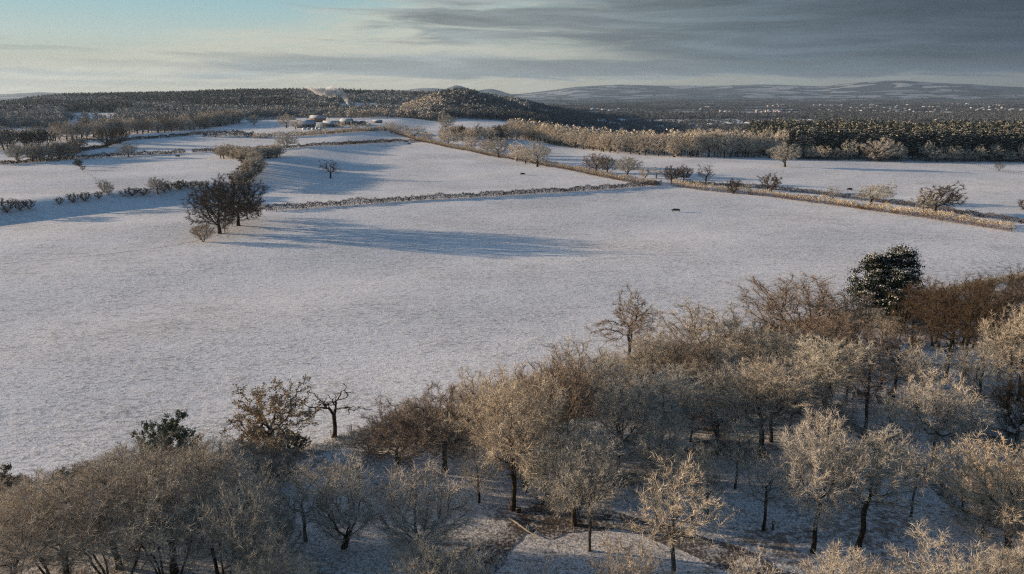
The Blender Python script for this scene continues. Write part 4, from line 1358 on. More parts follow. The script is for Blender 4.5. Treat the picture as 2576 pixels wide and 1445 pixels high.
P, u, v, rg = scatter(-1700, 150, 850, 1300, 9.0, ridge(False), 31)
tile(['far0', 'far1', 'far2', 'far3'], P, rg.uniform(9, 15, len(P)), rg.random(len(P)), [M['bark'], M['ridge']], 'woodland', 'grey frosted broadleaf wood spreading over the lower left slopes', 'woodland')
P, u, v, rg = scatter(-1900, 150, 1300, 2650, 11.5, ridge(False), 32)
tile(['dot0', 'dot1', 'dot2', 'dot3'], P, rg.uniform(9, 14, len(P)), rg.random(len(P)), [M['bark'], M['ridge']], 'woodland', 'grey frosted wood high on the ridge behind the farm', 'woodland')
P, u, v, rg = scatter(-1700, 150, 850, 1500, 8.0, ridge(True), 33)
tile(['fpine0', 'fpine1', 'fpine2', 'fpine3'], P, rg.uniform(12, 18, len(P)), rg.random(len(P)), [M['bark'], M['needle']], 'pine_woodland', 'dark conifers standing on the lower slope of the left ridge', 'woodland')
P, u, v, rg = scatter(-1900, 150, 1500, 2650, 9.5, ridge(True), 34)
tile(['dpine0', 'dpine1', 'dpine2', 'dpine3'], P, rg.uniform(12, 18, len(P)), rg.random(len(P)), [M['bark'], M['needle']], 'pine_woodland', 'dark conifer forest along the crest of the left ridge', 'woodland')


def knoll(x, y, u, v, rg):
    return (u > 1015) & (u < 1470) & (v < np.interp(u, [1015, 1120, 1200, 1300, 1470], [298, 304, 312, 318, 318])) & (y < 1680) & (y > 1180)


P, u, v, rg = scatter(-300, 220, 1180, 1680, 9.0, knoll, 35)
kl = u + 25 * np.sin(v / 9.0) + rg.normal(size=len(u)) * 14 < 1098  # sunlit left and shaded right of the knoll painted by twig colour
tile(['far0', 'far1', 'far2', 'far3'], P[kl], rg.uniform(10, 16, kl.sum()), rg.random(kl.sum()), [M['bark'], M['pale']], 'knoll_woodland', 'frosted trees on the left flank of the knoll, sunlight put into their paler colour', 'woodland')
tile(['far0', 'far1', 'far2', 'far3'], P[~kl], rg.uniform(9, 14, (~kl).sum()), rg.random((~kl).sum()), [M['bark'], M['valley']], 'knoll_woodland', 'bare wood on the right slope of the knoll, shade put into its darker colour', 'woodland')
P, u, v, rg = scatter(-40, 230, 1180, 1680, 9.5, lambda x, y, u, v, rg: knoll(x, y, u, v, rg) & (rg.random(len(x)) < 0.5) & (u > 1180), 36)
tile(['fpine0', 'fpine1', 'fpine2'], P, rg.uniform(10, 16, len(P)), rg.random(len(P)), [M['bark'], M['needle']], 'knoll_pines', 'dark pines scattered down the right side of the knoll', 'woodland')

# depth of the wood on the right behind its front rows
def behind(a, b, far, sp, seed, lo):
    def keep(x, y, u, v, rg):
        k = x / y * 2043 + 1288
        yb = np.interp(k, [1288, 1480, 1700, 1850, 2060, 2400, 2750], FRONT)
        return (k > a) & (k < b) & (y > yb + lo) & (y < yb + far) & (rg.random(len(x)) < 0.92)
    return scatter(0, 620, 560, 1150, sp, keep, seed)


FRONT = [ground(u_, v_)[1] for u_, v_ in [(1288, 345), (1480, 378), (1700, 396), (1850, 397), (2060, 400), (2400, 406), (2750, 411)]]
P, u, v, rg = behind(1288, 1900, 95, 9.5, 41, 42)
tile(['far0', 'far1', 'far2', 'far3'], P, rg.uniform(12, 19, len(P)), rg.random(len(P)), [M['bark'], M['pale']], 'woodland', 'frosted treetops in the depth of the long broadleaf belt', 'woodland')
P, u, v, rg = behind(1890, 2760, 260, 6.8, 42, 34)
tile(['fpine0', 'fpine1', 'fpine2', 'fpine3'], P, rg.uniform(16, 22, len(P)), rg.random(len(P)), [M['bark'], M['needle']], 'pine_woodland', 'massed snowy treetops in the depth of the right pine wood', 'woodland', wk=1.25)


# valley: hedgerow trees and woods out to the foot of the hills
def valley_lines():
    rg = np.random.default_rng(51)
    pts = []
    for i in range(520):
        y = 1500 * (9000 / 1500) ** rg.random()
        t = rg.uniform(0.03, 0.72)
        a = rg.choice([0.15, 0.15 + math.pi / 2]) + rg.normal() * 0.12
        L = rg.uniform(150, 700)
        n = int(L / rg.uniform(9, 16))
        s = np.linspace(-L / 2, L / 2, n)
        pts.append(np.stack([t * y + s * math.cos(a), y + s * math.sin(a)], -1) + rg.normal(size=(n, 2)) * 2)
    for i in range(46):
        y = 1900 * (9500 / 1900) ** rg.random()
        t = rg.uniform(0.05, 0.72)
        n = int(rg.uniform(60, 190))
        pts.append(np.stack([t * y + rg.normal(size=n) * rg.uniform(60, 190), y + rg.normal(size=n) * rg.uniform(25, 70)], -1))
    P = np.concatenate(pts)
    uu, vv = project(P[:, 0], P[:, 1], H(P[:, 0], P[:, 1]))
    k = (P[:, 1] > 1400) & (P[:, 1] < 9600) & ~((vv > 281.5) & (vv < 287) & (uu < 2030)) & ~((vv > 300) & (uu < 2080) & (rg.random(len(P)) < 0.45))
    P = P[k]
    P = np.concatenate([P, H(P[:, 0], P[:, 1])[:, None] - 0.3], 1)
    return P, rg


P, rg = valley_lines()
tile(['dot0', 'dot1', 'dot2', 'dot3'], P, rg.uniform(6, 12, len(P)), rg.random(len(P)), [M['bark'], M['valley']], 'valley_woodland', 'dark hedgerow trees and small woods over the wide valley', 'woodland', wk=1.15)


def bands(x, y, u, v, rg):
    top = np.where(u < 1900, 288.5 + (u - 1400) * 0.002, 289)
    bot = np.where(u < 1500, 297, np.where(u < 2040, 299, 311))
    w = 1.2 * np.sin(u / 37.0) + 0.8 * np.sin(u / 13.0)
    return (u > 1380) & (u < 2760) & (v > top + w * 0.5) & (v < bot + w) & (rg.random(len(x)) < 0.85)


P, u, v, rg = scatter(80, 2700, 2150, 3600, 15.0, bands, 52)
tile(['dot0', 'dot1', 'dot2', 'dot3', 'dpine0'], P, rg.uniform(9, 14, len(P)), rg.random(len(P)), [M['bark'], M['valley']], 'valley_woodland', 'long dark band of wood across the near side of the valley', 'woodland', wk=1.2)

# ------------------------------------------------------------------ hedges
def hedge(pts, ht, wd, mat, label, seed=1, per=90, size=0.42, bare=0.0, lowtip=0.0, name='hedge', gappy=0.0, thin=0.11):
    rg = np.random.default_rng(seed + 900)
    P = np.array(gp(pts))
    seg = np.hypot(*np.diff(P, axis=0).T)
    s = np.concatenate([[0], np.cumsum(seg)])
    n = int(s[-1] * per)
    q = rg.uniform(0, s[-1], n)
    if gappy:
        q = q[np.sin(q * 0.9 + 2 * np.sin(q * 0.23)) > gappy - rg.random(len(q)) * 0.8]
        n = len(q)
    x, y = np.interp(q, s, P[:, 0]), np.interp(q, s, P[:, 1])
    e = 1.5
    tx = np.interp(q + e, s, P[:, 0]) - np.interp(q - e, s, P[:, 0])
    ty = np.interp(q + e, s, P[:, 1]) - np.interp(q - e, s, P[:, 1])
    L = np.hypot(tx, ty) + 1e-6
    nx, ny = -ty / L, tx / L
    lump = 1 + sum(np.interp(q, np.arange(0, s[-1] + 2 * g_, g_), rg.normal(size=len(np.arange(0, s[-1] + 2 * g_, g_)))) * k_ for g_, k_ in ((0.9, 0.13), (2.6, 0.13), (8.0, 0.13)))
    lump = np.clip(lump, 0.35, 1.6)
    th = rg.uniform(0, math.pi, n)
    rr = rg.uniform(0.35, 1, n) ** 0.4
    off = np.cos(th) * rr * wd / 2 * lump
    zz = (0.12 + 0.88 * np.sin(th) ** 0.7 * rr) * ht * lump
    low = rg.random(n) < 0.3
    zz = np.where(low, zz * rg.uniform(0.15, 1, n), zz)
    X, Y = x + nx * off, y + ny * off
    B = np.stack([X, Y, H(X, Y) + zz * 0.86], -1)
    D = unit(np.stack([nx * off * 0.8, ny * off * 0.8, 0.7 + 0 * off], -1) + rg.normal(size=(n, 3)) * 0.45)
    k = np.clip(zz / ht, 0, 1)
    f = rg.random(n) < 0.55
    V1, _, T1, A1 = sticks(B[f], D[f], size * 1.5 * rg.uniform(0.5, 1.2, f.sum()), np.full(f.sum(), thin), rg, 1.0, 0.5)
    A1 = A1 * np.repeat(lowtip + (1 - lowtip) * ss(0.15, 0.6, k[f]), 3)
    V2, _, T2, A2 = flakes(B[~f], size * 0.55 * rg.uniform(0.5, 1.1, (~f).sum()), rg, 0.1, 0.7 * (lowtip + (1 - lowtip) * ss(0.15, 0.7, k[~f])))
    parts = [(V1, None, T1, A1), (V2, None, T2, A2)]
    # stems
    m = int(s[-1] * 1.4)
    qs = rg.uniform(0, s[-1], m)
    sx, sy = np.interp(qs, s, P[:, 0]) + rg.normal(size=m) * 0.25, np.interp(qs, s, P[:, 1]) + rg.normal(size=m) * 0.25
    b0 = np.stack([sx, sy, H(sx, sy) - 0.2], -1)
    b1 = b0 + np.stack([rg.normal(size=m) * 0.35, rg.normal(size=m) * 0.35, ht * rg.uniform(0.6, 0.9, m)], -1)
    V3, Q3 = frusta(b0, b1, np.full(m, 0.07), np.full(m, 0.03), 3)
    parts.append((V3, Q3, None, 0.05))
    V, Q, T, A = join(parts)
    o = link(name, mesh_np(name, V, Q, T, [M[mat]], dict(tip=A)))
    return tag(o, label, 'hedge')


hedge([(668, 533), (800, 522), (1000, 508), (1200, 497), (1400, 485), (1560, 474), (1665, 467)], 2.9, 1.7, 'hedge_thorn',
      'long thin dark hedge crossing the middle from the oak clump to the hedge corner', 1, 120, 0.42)
hedge([(985, 331), (1020, 344), (1060, 357), (1130, 372), (1230, 392), (1340, 411), (1420, 426), (1500, 443), (1580, 459), (1650, 468)], 3.9, 4.0, 'hedge_gold',
      'thick golden frosted hedge running down from the far field corner to the hedge junction', 2, 110, 0.5, lowtip=0.0, thin=0.14)
hedge([(1692, 468), (1780, 481), (1850, 487), (1950, 497), (2100, 517), (2230, 536), (2330, 549), (2450, 568), (2548, 584)], 3.9, 3.8, 'hedge_gold',
      'thick golden hedge with a russet foot on the near side of the right lane', 3, 130, 0.46, lowtip=0.0, thin=0.13)
hedge([(1720, 462), (1860, 471), (2060, 490), (2200, 508), (2330, 526), (2450, 545), (2600, 566)], 2.3, 2.4, 'hedge_dark',
      'darker bramble hedge on the far side of the lane at the right', 4, 80, 0.5)
hedge([(640, 378), (665, 377), (760, 371), (850, 366), (920, 361), (1000, 357), (1090, 358)], 3.1, 2.2, 'hedge_dark',
      'dark hedge along the far side of the field with the lone oak', 5, 60, 0.7, thin=0.18)
hedge([(0, 416), (50, 412), (100, 408), (200, 402), (300, 394), (400, 390), (467, 386)], 3.2, 2.3, 'hedge_dark',
      'long dark hedge of the left fields ending at a gateway gap', 6, 60, 0.7, thin=0.18)
hedge([(484, 385), (520, 383), (562, 381)], 3.2, 2.3, 'hedge_dark', 'short dark hedge between the gateway gap and the middle copse', 7, 60, 0.7, thin=0.18)
hedge([(172, 388), (220, 379), (265, 371), (290, 362), (315, 355), (400, 348), (479, 341), (512, 338)], 3.0, 2.4, 'hedge_dark',
      'dark winding hedge climbing between the upper left fields', 8, 50, 0.8, thin=0.2)
hedge([(205, 356), (232, 355), (258, 355)], 2.6, 2.0, 'hedge_dark', 'short dark hedge below the left wood', 9, 45, 0.8, thin=0.2)
hedge([(510, 345), (560, 344), (600, 344), (640, 345)], 6.0, 4.0, 'hedge_dark', 'row of thick dark shrubs on the hedge line below the high left field', 10, 80, 0.9, thin=0.25)
hedge([(636, 349), (690, 346), (746, 344), (800, 340), (870, 334), (930, 331), (985, 329)], 4.6, 4.5, 'hedge_gold',
      'lumpy frosted hedge in front of the farm buildings', 11, 70, 0.85, lowtip=0.15, thin=0.25)
hedge([(620, 303), (680, 302), (745, 302)], 2.2, 2, 'hedge_dark', 'thin dark hedge at the top of the high field left of the farm', 12, 25, 1.0, thin=0.3)
hedge([(980, 296), (1060, 301), (1120, 308)], 2.4, 2, 'hedge_dark', 'thin dark hedge above the sloping field right of the farm', 13, 25, 1.0, thin=0.3)


# ------------------------------------------------------------------ farm
def simple(name, c1, c2, scale=1.0, rough=0.8, metal=0.0):
    def b(T, bs):
        pos = T.n('ShaderNodeTexCoord').outputs['Object']
        T.put(bs.inputs['Base Color'], T.mix(T.mr(T.noise(pos, scale, 4, 0.6), 0.35, 0.65), c1, c2))
        bs.inputs['Roughness'].default_value = rough
        bs.inputs['Metallic'].default_value = metal
    return material(name, b)


M['brick'] = simple('old_brick', (0.20, 0.12, 0.085), (0.28, 0.18, 0.13), 2)
M['board'] = simple('weathered_boards', (0.10, 0.095, 0.09), (0.18, 0.17, 0.155), 1.5)
M['roofsnow'] = simple('snow_covered_roof', (0.52, 0.56, 0.60), (0.36, 0.39, 0.42), 0.5)
M['white'] = simple('white_plastic', (0.72, 0.73, 0.74), (0.6, 0.61, 0.63), 2)
M['glass'] = simple('dark_window_glass', (0.03, 0.035, 0.045), (0.05, 0.055, 0.065), 1, 0.2)
M['wood'] = simple('grey_fence_wood', (0.07, 0.055, 0.04), (0.15, 0.125, 0.10), 5)
M['wire'] = simple('galvanised_wire', (0.20, 0.20, 0.20), (0.28, 0.28, 0.28), 5, 0.5, 0.5)
M['steel'] = simple('dull_steel', (0.05, 0.055, 0.06), (0.10, 0.10, 0.10), 2, 0.6, 0.2)


def box(x0, x1, y0, y1, z0, z1):
    V = np.array([[x, y, z] for z in (z0, z1) for y in (y0, y1) for x in (x0, x1)], float)
    Q = np.array([[0, 2, 3, 1], [4, 5, 7, 6], [0, 1, 5, 4], [2, 6, 7, 3], [0, 4, 6, 2], [1, 3, 7, 5]])
    return V, Q


def boxes(lst):
    return join([(*box(*b), None, 0.0) for b in lst])


def part(name, shape, mat, parent, smooth=False):
    V, Q, T, A = shape if len(shape) == 4 else (shape[0], shape[1], None, None)
    return link(name, mesh_np(name, V, Q, T, [M[mat]], smooth=smooth), parent)


def gable_walls(w, d, hw, hr):
    x, y = w / 2, d / 2
    V = np.array([[-x, -y, -1], [x, -y, -1], [x, y, -1], [-x, y, -1], [-x, -y, hw], [x, -y, hw], [x, y, hw], [-x, y, hw], [-x, 0, hw + hr], [x, 0, hw + hr]], float)
    Q = np.array([[0, 1, 5, 4], [2, 3, 7, 6], [3, 0, 4, 7], [1, 2, 6, 5]])
    T = np.array([[4, 8, 7], [5, 6, 9]])
    return V, Q, T, np.zeros(10)


def gable_roof(w, d, hw, hr, oh=0.4, th=0.22):
    x, y = w / 2 + oh, d / 2 + oh
    s = hr / (d / 2)
    lo = hw - oh * s
    pr = [(-y, lo), (0, hw + hr), (y, lo), (y, lo + th), (0, hw + hr + th), (-y, lo + th)]
    V = np.array([[sx * x, a, b + 0.02] for sx in (-1, 1) for a, b in pr], float)
    Q = [[0, 1, 7, 6], [1, 2, 8, 7], [2, 3, 9, 8], [3, 4, 10, 9], [4, 5, 11, 10], [5, 0, 6, 11], [0, 5, 4, 1], [1, 4, 3, 2], [6, 7, 10, 11], [7, 8, 9, 10]]
    return V, np.array(Q)


def building(u, v, wpx, d, hw, hr, rot, name, label, cat, wall='board', chim=(), wins=(), doors=(), group=None):
    P, _, w = fit(u, v, v - 10, wpx)
    o = link(name, None, loc=(P[0], P[1], P[2]))
    o.rotation_euler = (0, 0, rot)
    tag(o, label, cat, group)
    part('wall', gable_walls(w, d, hw, hr), wall, o)
    r = part('roof', gable_roof(w, d, hw, hr), 'roofsnow', o)
    for cx in chim:
        part('chimney', boxes([(cx * w / 2 - 0.6, cx * w / 2 + 0.6, -0.5, 0.5, hw + hr - 0.8, hw + hr + 1.6)]), 'brick', r)
    for cx, z0, ww, wh in wins:
        f = part('window', boxes([(cx * w / 2 - ww / 2, cx * w / 2 + ww / 2, -d / 2 - 0.06, -d / 2 + 0.05, z0, z0 + wh)]), 'white', o)
        part('pane', boxes([(cx * w / 2 - ww / 2 + 0.12, cx * w / 2 + ww / 2 - 0.12, -d / 2 - 0.09, -d / 2 - 0.05, z0 + 0.12, z0 + wh - 0.12)]), 'glass', f)
    for cx, ww, wh in doors:
        part('door', boxes([(cx * w / 2 - ww / 2, cx * w / 2 + ww / 2, -d / 2 - 0.1, -d / 2 + 0.05, 0, wh)]), 'steel', o)
    return o


building(800, 308, 37, 8.5, 5.2, 3.0, 0.05, 'farmhouse', 'farmhouse with a snowy roof and one tall chimney, highest building of the farm', 'house', 'brick', (0.12,),
         ((-0.7, 3.2, 1.1, 1.3), (-0.25, 3.2, 1.1, 1.3), (0.3, 3.2, 1.1, 1.3), (0.75, 3.2, 1.1, 1.3)), ((0.0, 1.1, 2.1),))
building(771, 321, 42, 11, 3.6, 4.2, 0.04, 'barn', 'large dark barn with a snowy roof at the left end of the farm', 'barn', 'board', (), (), ((-0.4, 3.0, 3.0), (0.3, 3.0, 3.0)))
building(834, 320, 40, 9, 3.4, 3.0, -0.03, 'barn', 'long low barn with a snowy roof right of the farmhouse', 'barn', 'board', (), (), ((-0.5, 2.6, 2.8), (0.4, 2.6, 2.8)))
building(872, 314, 30, 10, 3.6, 2.8, -0.05, 'barn', 'small barn with a bluish snowy roof beside the dark curved sheds', 'barn', 'board', (), (), ((0.0, 3.0, 3.0),))
building(950, 310, 22, 6, 2.2, 1.4, 0.0, 'field_shelter', 'small low field shelter with a snowy roof right of the curved sheds', 'shed', 'board', (), (), ((0.0, 1.6, 1.8),))


def curved_shed(u, v, wpx, h, d, label):
    P, _, w = fit(u, v, v - 10, wpx)
    o = link('curved_shed', None, loc=P)
    tag(o, label, 'shed', 'dark curved sheds of the farm')
    n = 14
    a = np.linspace(0, math.pi, n)
    px, pz = -np.cos(a) * w / 2, h * 0.45 + np.sin(a) * h * 0.55
    for sgn, nm in ((-1, 'front_wall'), (1, 'back_wall')):
        y = sgn * d / 2
        V = np.concatenate([[[x_, y, z_] for x_, z_ in zip(px, pz)], [[x_, y, -1] for x_ in px]])
        Q = np.array([[i, i + 1, n + i + 1, n + i] for i in range(n - 1)])
        part(nm, (V, Q), 'steel', o)
    k = 1.03
    V = np.array([[x_ * kk, y, h * 0.45 + (z_ - h * 0.45) * kk + (0.1 if kk > 1 else 0)] for y in (-d / 2 - 0.3, d / 2 + 0.3) for kk in (1.0, 1.06) for x_, z_ in zip(px, pz)])
    Q = []
    for i in range(n - 1):
        for b0, b1 in ((0, 1), (2, 3), (1, 3), (0, 2)):
            Q.append([b0 * n + i, b0 * n + i + 1, b1 * n + i + 1, b1 * n + i])
    part('roof', (V, np.array(Q)), 'roofsnow', o)
    for sx in (-1, 1):
        part('side_wall', boxes([(sx * w / 2 - 0.1, sx * w / 2 + 0.1, -d / 2 + 0.1, d / 2 - 0.1, -1, h * 0.45)]), 'steel', o)


curved_shed(893, 315, 15, 4.4, 14, 'left one of the two dark curved-roof sheds')
curved_shed(911, 315, 15, 4.4, 14, 'right one of the two dark curved-roof sheds')

hut = None
for i, (u_, v_) in enumerate([(765, 327), (777, 326), (788, 328), (797, 325), (806, 328), (815, 324)]):
    P = ground(u_, v_)
    if hut is None:
        o = link('calf_hutch', None)
        part('body', gable_walls(3.0, 2.6, 1.6, 0.7), 'white', o)
        part('roof', gable_roof(3.0, 2.6, 1.6, 0.7, 0.12, 0.1), 'roofsnow', o)
        part('doorway', boxes([(-0.4, 0.4, -1.36, -1.28, 0, 1.2)]), 'glass', o)
        hut = o
    else:
        o = hut.copy()
        COL.objects.link(o)
        for ch in hut.children:
            c = ch.copy()
            COL.objects.link(c)
            c.parent = o
    o.location = P
    o.rotation_euler = (0, 0, random.uniform(-0.3, 0.3))
    tag(o, 'small white calf hutch with snow on top in the farmyard', 'hutch', 'white hutches in front of the farm barns')


# ------------------------------------------------------------------ things in the fields
def trough(u, v, L, label):
    P = ground(u, v)
    o = link('feed_trough', None, loc=P)
    tag(o, label, 'trough', 'cattle feeders in the fields')
    o.rotation_euler = (0, 0, random.uniform(-0.25, 0.25))
    a, b = L / 2, 0.55
    V = np.array([[-a * .9, -b * .6, .45], [a * .9, -b * .6, .45], [a * .9, b * .6, .45], [-a * .9, b * .6, .45], [-a, -b, 1.0], [a, -b, 1.0], [a, b, 1.0], [-a, b, 1.0],
                  [-a + .1, -b + .1, 1.0], [a - .1, -b + .1, 1.0], [a - .1, b - .1, 1.0], [-a + .1, b - .1, 1.0], [-a * .9 + .1, -b * .4, .55], [a * .9 - .1, -b * .4, .55], [a * .9 - .1, b * .4, .55], [-a * .9 + .1, b * .4, .55]])
    Q = np.array([[0, 3, 2, 1], [0, 1, 5, 4], [1, 2, 6, 5], [2, 3, 7, 6], [3, 0, 4, 7], [4, 5, 9, 8], [5, 6, 10, 9], [6, 7, 11, 10], [7, 4, 8, 11], [8, 9, 13, 12], [9, 10, 14, 13], [10, 11, 15, 14], [11, 8, 12, 15], [12, 13, 14, 15]])
    part('basin', (V, Q), 'steel', o)
    for sx in (-1, 1):
        for sy in (-1, 1):
            part('leg', boxes([(sx * a * .8 - .06, sx * a * .8 + .06, sy * .3 - .06, sy * .3 + .06, -0.2, .5)]), 'steel', o)
    part('hay', flakes(RNG.normal(size=(260, 3)) * np.array([a * .4, .2, .12]) + np.array([0, 0, 1.05]), 0.22, RNG, 0.2, 0.3), 'dark', o)
    return o


trough(1700, 533, 3.6, 'dark cattle feeder alone in the big near field, throwing a long shadow')
trough(1315, 441, 3.2, 'dark feeder in the field with the lone oak')
trough(2137, 480, 3.0, 'dark feeder in the field beyond the lane at the right')
trough(447, 396, 3.0, 'dark feeder below the gateway gap in the left hedge')
trough(1029, 364, 3.0, 'dark feeder under the far hedge of the middle field')


def fence(pts, step, hpost, label, wires=2, name='post_and_wire_fence', r=0.07):
    P = np.array(pts, float)
    s = np.concatenate([[0], np.cumsum(np.hypot(*np.diff(P, axis=0).T))])
    q = np.arange(0, s[-1], step)
    x, y = np.interp(q, s, P[:, 0]), np.interp(q, s, P[:, 1])
    o = link(name, None, loc=(float(x[0]), float(y[0]), h1(x[0], y[0])))
    tag(o, label, 'fence')
    V, Q = frusta(np.array([[0, 0, -0.3]]), np.array([[0, 0, hpost]]), np.array([r]), np.array([r * 0.9]), 6)
    pm = mesh_np('post', *join([(V, Q, None, 0), (np.array([[-r, -r, hpost], [r, -r, hpost], [r, r, hpost], [-r, r, hpost]]) * np.array([.8, .8, 1.003]), np.array([[0, 1, 2, 3]]), None, 0)])[:3], [M['wood']])
    z0 = h1(x[0], y[0])
    for i, (a, b) in enumerate(zip(x, y)):
        if i >= 99:
            break
        p = link('post', pm, o, (float(a - x[0]), float(b - y[0]), h1(a, b) - z0))
        p.rotation_euler = (random.gauss(0, .05), random.gauss(0, .05), random.random())
    for k in range(wires):
        z = H(x, y) + hpost * (0.92 - 0.35 * k)
        L = np.stack([x - x[0], y - y[0], z - z0], -1)
        V, Q = frusta(L[:-1], L[1:], np.full(len(L) - 1, 0.012), np.full(len(L) - 1, 0.012), 3)
        part('wire', (V, Q), 'wire', o)


fx = np.linspace(EX[2] + 22, EX[-3] + 8, 60)
fence([(a, float(edge_y(a)) + 0.8) for a in fx], 3.4, 1.25, 'post and wire fence along the edge between the big snowy field and the wood')
fence(gp([(2405, 406), (2450, 416), (2500, 428), (2580, 443)]), 3.2, 1.5, 'wire fence slanting across the snow below the pine wood', 1, r=0.1)

# waymarker post beside the small tree
P = ground(1944, 1333)
o = link('waymarker_post', None, loc=P)
tag(o, 'slim dark waymarker post standing on the shaded snow among the trees', 'post')
part('post', boxes([(-0.09, 0.09, -0.09, 0.09, -0.3, 1.25)]), 'wood', o)
part('cap', boxes([(-0.11, 0.11, -0.11, 0.11, 1.253, 1.33)]), 'roofsnow', o)
part('sign_plate', boxes([(-0.06, 0.06, -0.115, -0.093, 0.85, 1.0)]), 'white', o)


def log(u, v, u2, v2, r, label):
    a, b = ground(u, v), ground(u2, v2)
    n = 9
    t = np.linspace(0, 1, n)[:, None]
    L = (np.array(b) - np.array(a)) * t
    L[:, 0] += 0.12 * np.sin(t[:, 0] * 7)
    L[:, 2] = H(L[:, 0] + a[0], L[:, 1] + a[1]) - a[2] + r + 0.05
    R = np.interp(t[:, 0], [0, 1], [r, r * 0.35])
    V, Q = frusta(L[:-1], L[1:], R[:-1], R[1:], 7)
    k = RNG.integers(2, n, 14)
    tw = sticks(L[k], unit(RNG.normal(size=(14, 3)) + np.array([0, 0, 0.8])), np.full(14, 0.9), np.full(14, 0.05), RNG)
    V, Q, T, A = join([(V, Q, None, 0.3), tw])
    o = link('fallen_branch', mesh_np('fallen_branch', V, Q, T, [M['grey']], dict(tip=A)), loc=a)
    tag(o, label, 'branch', 'fallen branches on the tracks')


log(1281, 1308, 1352, 1354, 0.13, 'pale fallen branch lying across the dark track below the tall forked tree')
log(1422, 1262, 1450, 1318, 0.09, 'thin dark fallen branch leaning toward the shaded rise')
log(560, 1436, 640, 1395, 0.12, 'long straight fallen branch beside the stems of the left thicket')
P = ground(1304, 1288)
V, Q = frusta(np.array([[0, 0, -0.3]]), np.array([[0, 0, 0.55]]), np.array([0.42]), np.array([0.3]), 10)
tag(link('tree_stump', mesh_np('tree_stump', *join([(V, Q, None, 0), flakes(RNG.normal(size=(30, 3)) * [.12, .12, .01] + [0, 0, .55], .16, RNG, .9)])[:3], [M['bark']]), loc=P),
    'low dark stump at the foot of the tall forked tree', 'stump')

# tall dry grass along the fence
rg = np.random.default_rng(66)
n = 26000
gx = rg.uniform(EX[3] - 10, EX[-3] + 5, n)
gy = edge_y(gx) + rg.uniform(-4.5, 0.6, n) - np.abs(rg.normal(size=n)) * 0.8
Pg = np.stack([gx, gy, H(gx, gy)], -1)
Dg = unit(rg.normal(size=(n, 3)) * 0.4 + np.array([0, 0, 1.0]))
V, Q, T, A = join([sticks(Pg, Dg, rg.uniform(0.3, 0.8, n), rg.uniform(0.04, 0.08, n), rg, 1.0, 0.2)])
tag(link('dry_grass', mesh_np('dry_grass', V, Q, T, [M['grass']], dict(tip=A))), 'dry frosted grass along the fence at the field edge', 'grass', kind='stuff')
# brambles and low twigs on the woodland floor
n = 42000
ct = rg.uniform([-60, 55], [150, 200], (600, 2))
ci = rg.integers(0, 600, n)
gx, gy = (ct[ci] + rg.normal(size=(n, 2)) * 1.6).T
k = (gy < edge_y(gx) - 2)
gx, gy = gx[k], gy[k]
n = len(gx)
Pg = np.stack([gx, gy, H(gx, gy)], -1)
Dg = unit(rg.normal(size=(n, 3)) * 0.7 + np.array([0, 0, 0.9]))
V, Q, T, A = join([sticks(Pg, Dg, rg.uniform(0.3, 1.1, n), rg.uniform(0.03, 0.05, n), rg, 0.9, 0.2)])
tag(link('undergrowth', mesh_np('undergrowth', V, Q, T, [M['grey']], dict(tip=A))), 'low frosted brambles and twigs on the woodland floor', 'undergrowth', kind='stuff')

# ------------------------------------------------------------------ far houses of the valley
M['redbrick'] = simple('far_brick', (0.22, 0.13, 0.10), (0.30, 0.22, 0.18), 0.3)
HM = []
for (w_, d_, hw_, hr_) in ((12, 9, 5.5, 3.2), (20, 9, 5.5, 3.2), (10, 8, 3.0, 3.0)):
    V, Q, T, A = join([gable_walls(w_, d_, hw_, hr_), (*gable_roof(w_, d_, hw_, hr_, 0.5, 0.4), None, 0.0)])
    mi = np.concatenate([np.zeros(4), np.ones(10), np.zeros(2)])
    HM.append(mesh_np('house', V, Q, T, [M['redbrick'], M['roofsnow']], mi=mi))
rg = np.random.default_rng(71)
cnt = 0
while cnt < 240:
    u_ = rg.uniform(1480, 2600)
    v_ = rg.uniform(262, 288)
    if rg.random() > (0.25 + 0.75 * ss(1500, 2200, u_)) or (u_ < 1900 and v_ < 272):
        continue
    P = ground(u_, v_)
    for j in range(rg.integers(1, 6)):
        x_, y_ = P[0] + rg.normal() * 40 * (j > 0), P[1] + rg.normal() * 50 * (j > 0)
        o = link('house', HM[rg.integers(0, 3)], loc=(x_, y_, h1(x_, y_)))
        o.rotation_euler = (0, 0, rg.choice([0.15, 1.72, 0.6]) + rg.normal() * 0.1)
        o.scale = (1.15, 1.15, 1.1)
        tag(o, 'tiny distant house with a snowy roof in the valley town', 'house', 'houses of the distant valley town')
        cnt += 1
for u_, v_, L in [(1888, 316, 34), (1925, 318, 48), (1960, 315, 36), (1990, 317, 30), (2012, 310, 26), (2042, 308, 24), (1840, 317, 30), (1735, 318, 26), (2398, 287, 95), (1790, 319, 24)]:
    P = ground(u_, v_)
    o = link('warehouse', mesh_np('warehouse', *[a for a in join([gable_walls(L, 18, 5.5, 3), (*gable_roof(L, 18, 5.5, 3, .5, .4), None, 0.0)])][:3],
                                  [M['board'], M['roofsnow']], mi=np.concatenate([np.zeros(4), np.ones(10), np.zeros(2)])), loc=P)
    tag(o, 'long distant farm or works building with a snowy roof in the valley' if L < 90 else 'largest white-roofed building far off in the valley town', 'building', 'long roofs in the valley')

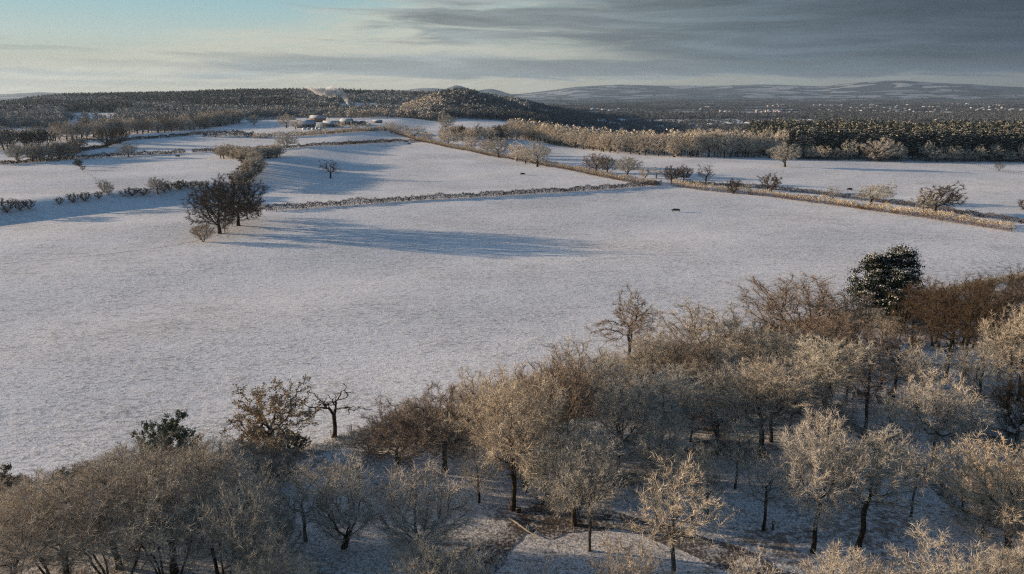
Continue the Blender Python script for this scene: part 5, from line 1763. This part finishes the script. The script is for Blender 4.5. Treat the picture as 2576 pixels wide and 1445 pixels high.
# ------------------------------------------------------------------ smoke from a hidden chimney
def smoke():
    P0 = ground(872, 272)
    pts, rad = [], []
    for u_, v_, r_ in [(874, 274, 2.0), (873, 266, 2.4), (873, 259, 2.8), (871, 251, 4.0), (867, 244, 4.8), (860, 237, 6), (848, 232, 8.5), (834, 231, 9.5), (818, 232, 8), (804, 231, 6.5), (790, 227, 5), (778, 222, 3.5), (768, 217, 2)]:
        d = ray(u_, v_)
        k = P0[1] / d[1]
        pts.append((d[0] * k, d[1] * k, d[2] * k + CZ))
        rad.append(r_)
    pts, rad = np.array(pts), np.array(rad)
    s = np.linspace(0, len(pts) - 1, 46)
    c = np.stack([np.interp(s, range(len(pts)), pts[:, i]) for i in range(3)], -1)
    r = np.interp(s, range(len(pts)), rad)
    th = np.arange(18) * 2 * math.pi / 18
    R = r[:, None] * (1 + 0.28 * np.sin(s[:, None] * 2.9 + 2 * th) + 0.2 * np.sin(s[:, None] * 5.3 - 3 * th))
    R[0] *= 0.2
    R[-1] *= 0.1
    tx = np.gradient(c[:, 0])
    tz = np.gradient(c[:, 2])
    L = np.hypot(tx, tz)
    nx, nz = -tz / L, tx / L
    V = np.stack([c[:, 0:1] + nx[:, None] * R * np.cos(th), c[:, 1:2] + R * np.sin(th) * 1.3, c[:, 2:3] + nz[:, None] * R * np.cos(th)], -1).reshape(-1, 3)
    i = (np.arange(45) * 18)[:, None]
    j = np.arange(18)
    k = (j + 1) % 18
    Q = np.stack([i + j, i + k, i + 18 + k, i + 18 + j], -1).reshape(-1, 4)[:, ::-1]
    m = bpy.data.materials.new('smoke')
    m.use_nodes = True
    T = NT(m.node_tree)
    pv = T.n('ShaderNodeVolumePrincipled')
    pv.inputs['Color'].default_value = (1.0, 1.0, 1.0, 1)
    pv.inputs['Density'].default_value = 0.11
    T.t.links.new(pv.outputs[0], T.n('ShaderNodeOutputMaterial').inputs['Volume'])
    o = link('smoke_plume', mesh_np('smoke_plume', V, Q, None, [m]))
    tag(o, 'white chimney smoke rising from the woods and drifting left', 'smoke', kind='stuff')


smoke()

# ------------------------------------------------------------------ the air
def haze():
    V, Q = box(-16500, 16500, -16500, 16500, -80, 420)
    m = bpy.data.materials.new('haze')
    m.use_nodes = True
    T = NT(m.node_tree)
    pv = T.n('ShaderNodeVolumePrincipled')
    pv.inputs['Color'].default_value = (0.50, 0.70, 0.95, 1)
    pv.inputs['Density'].default_value = 3.2e-5
    pv.inputs['Anisotropy'].default_value = 0.3
    T.t.links.new(pv.outputs[0], T.n('ShaderNodeOutputMaterial').inputs['Volume'])
    o = link('haze', mesh_np('haze', V, Q, None, [m]))
    tag(o, 'thin bluish winter haze over the land', 'haze', kind='stuff')


haze()
for l in LOG:
    if l[2] > 26 or l[2] < 1.5:
        print('HEIGHT', l)
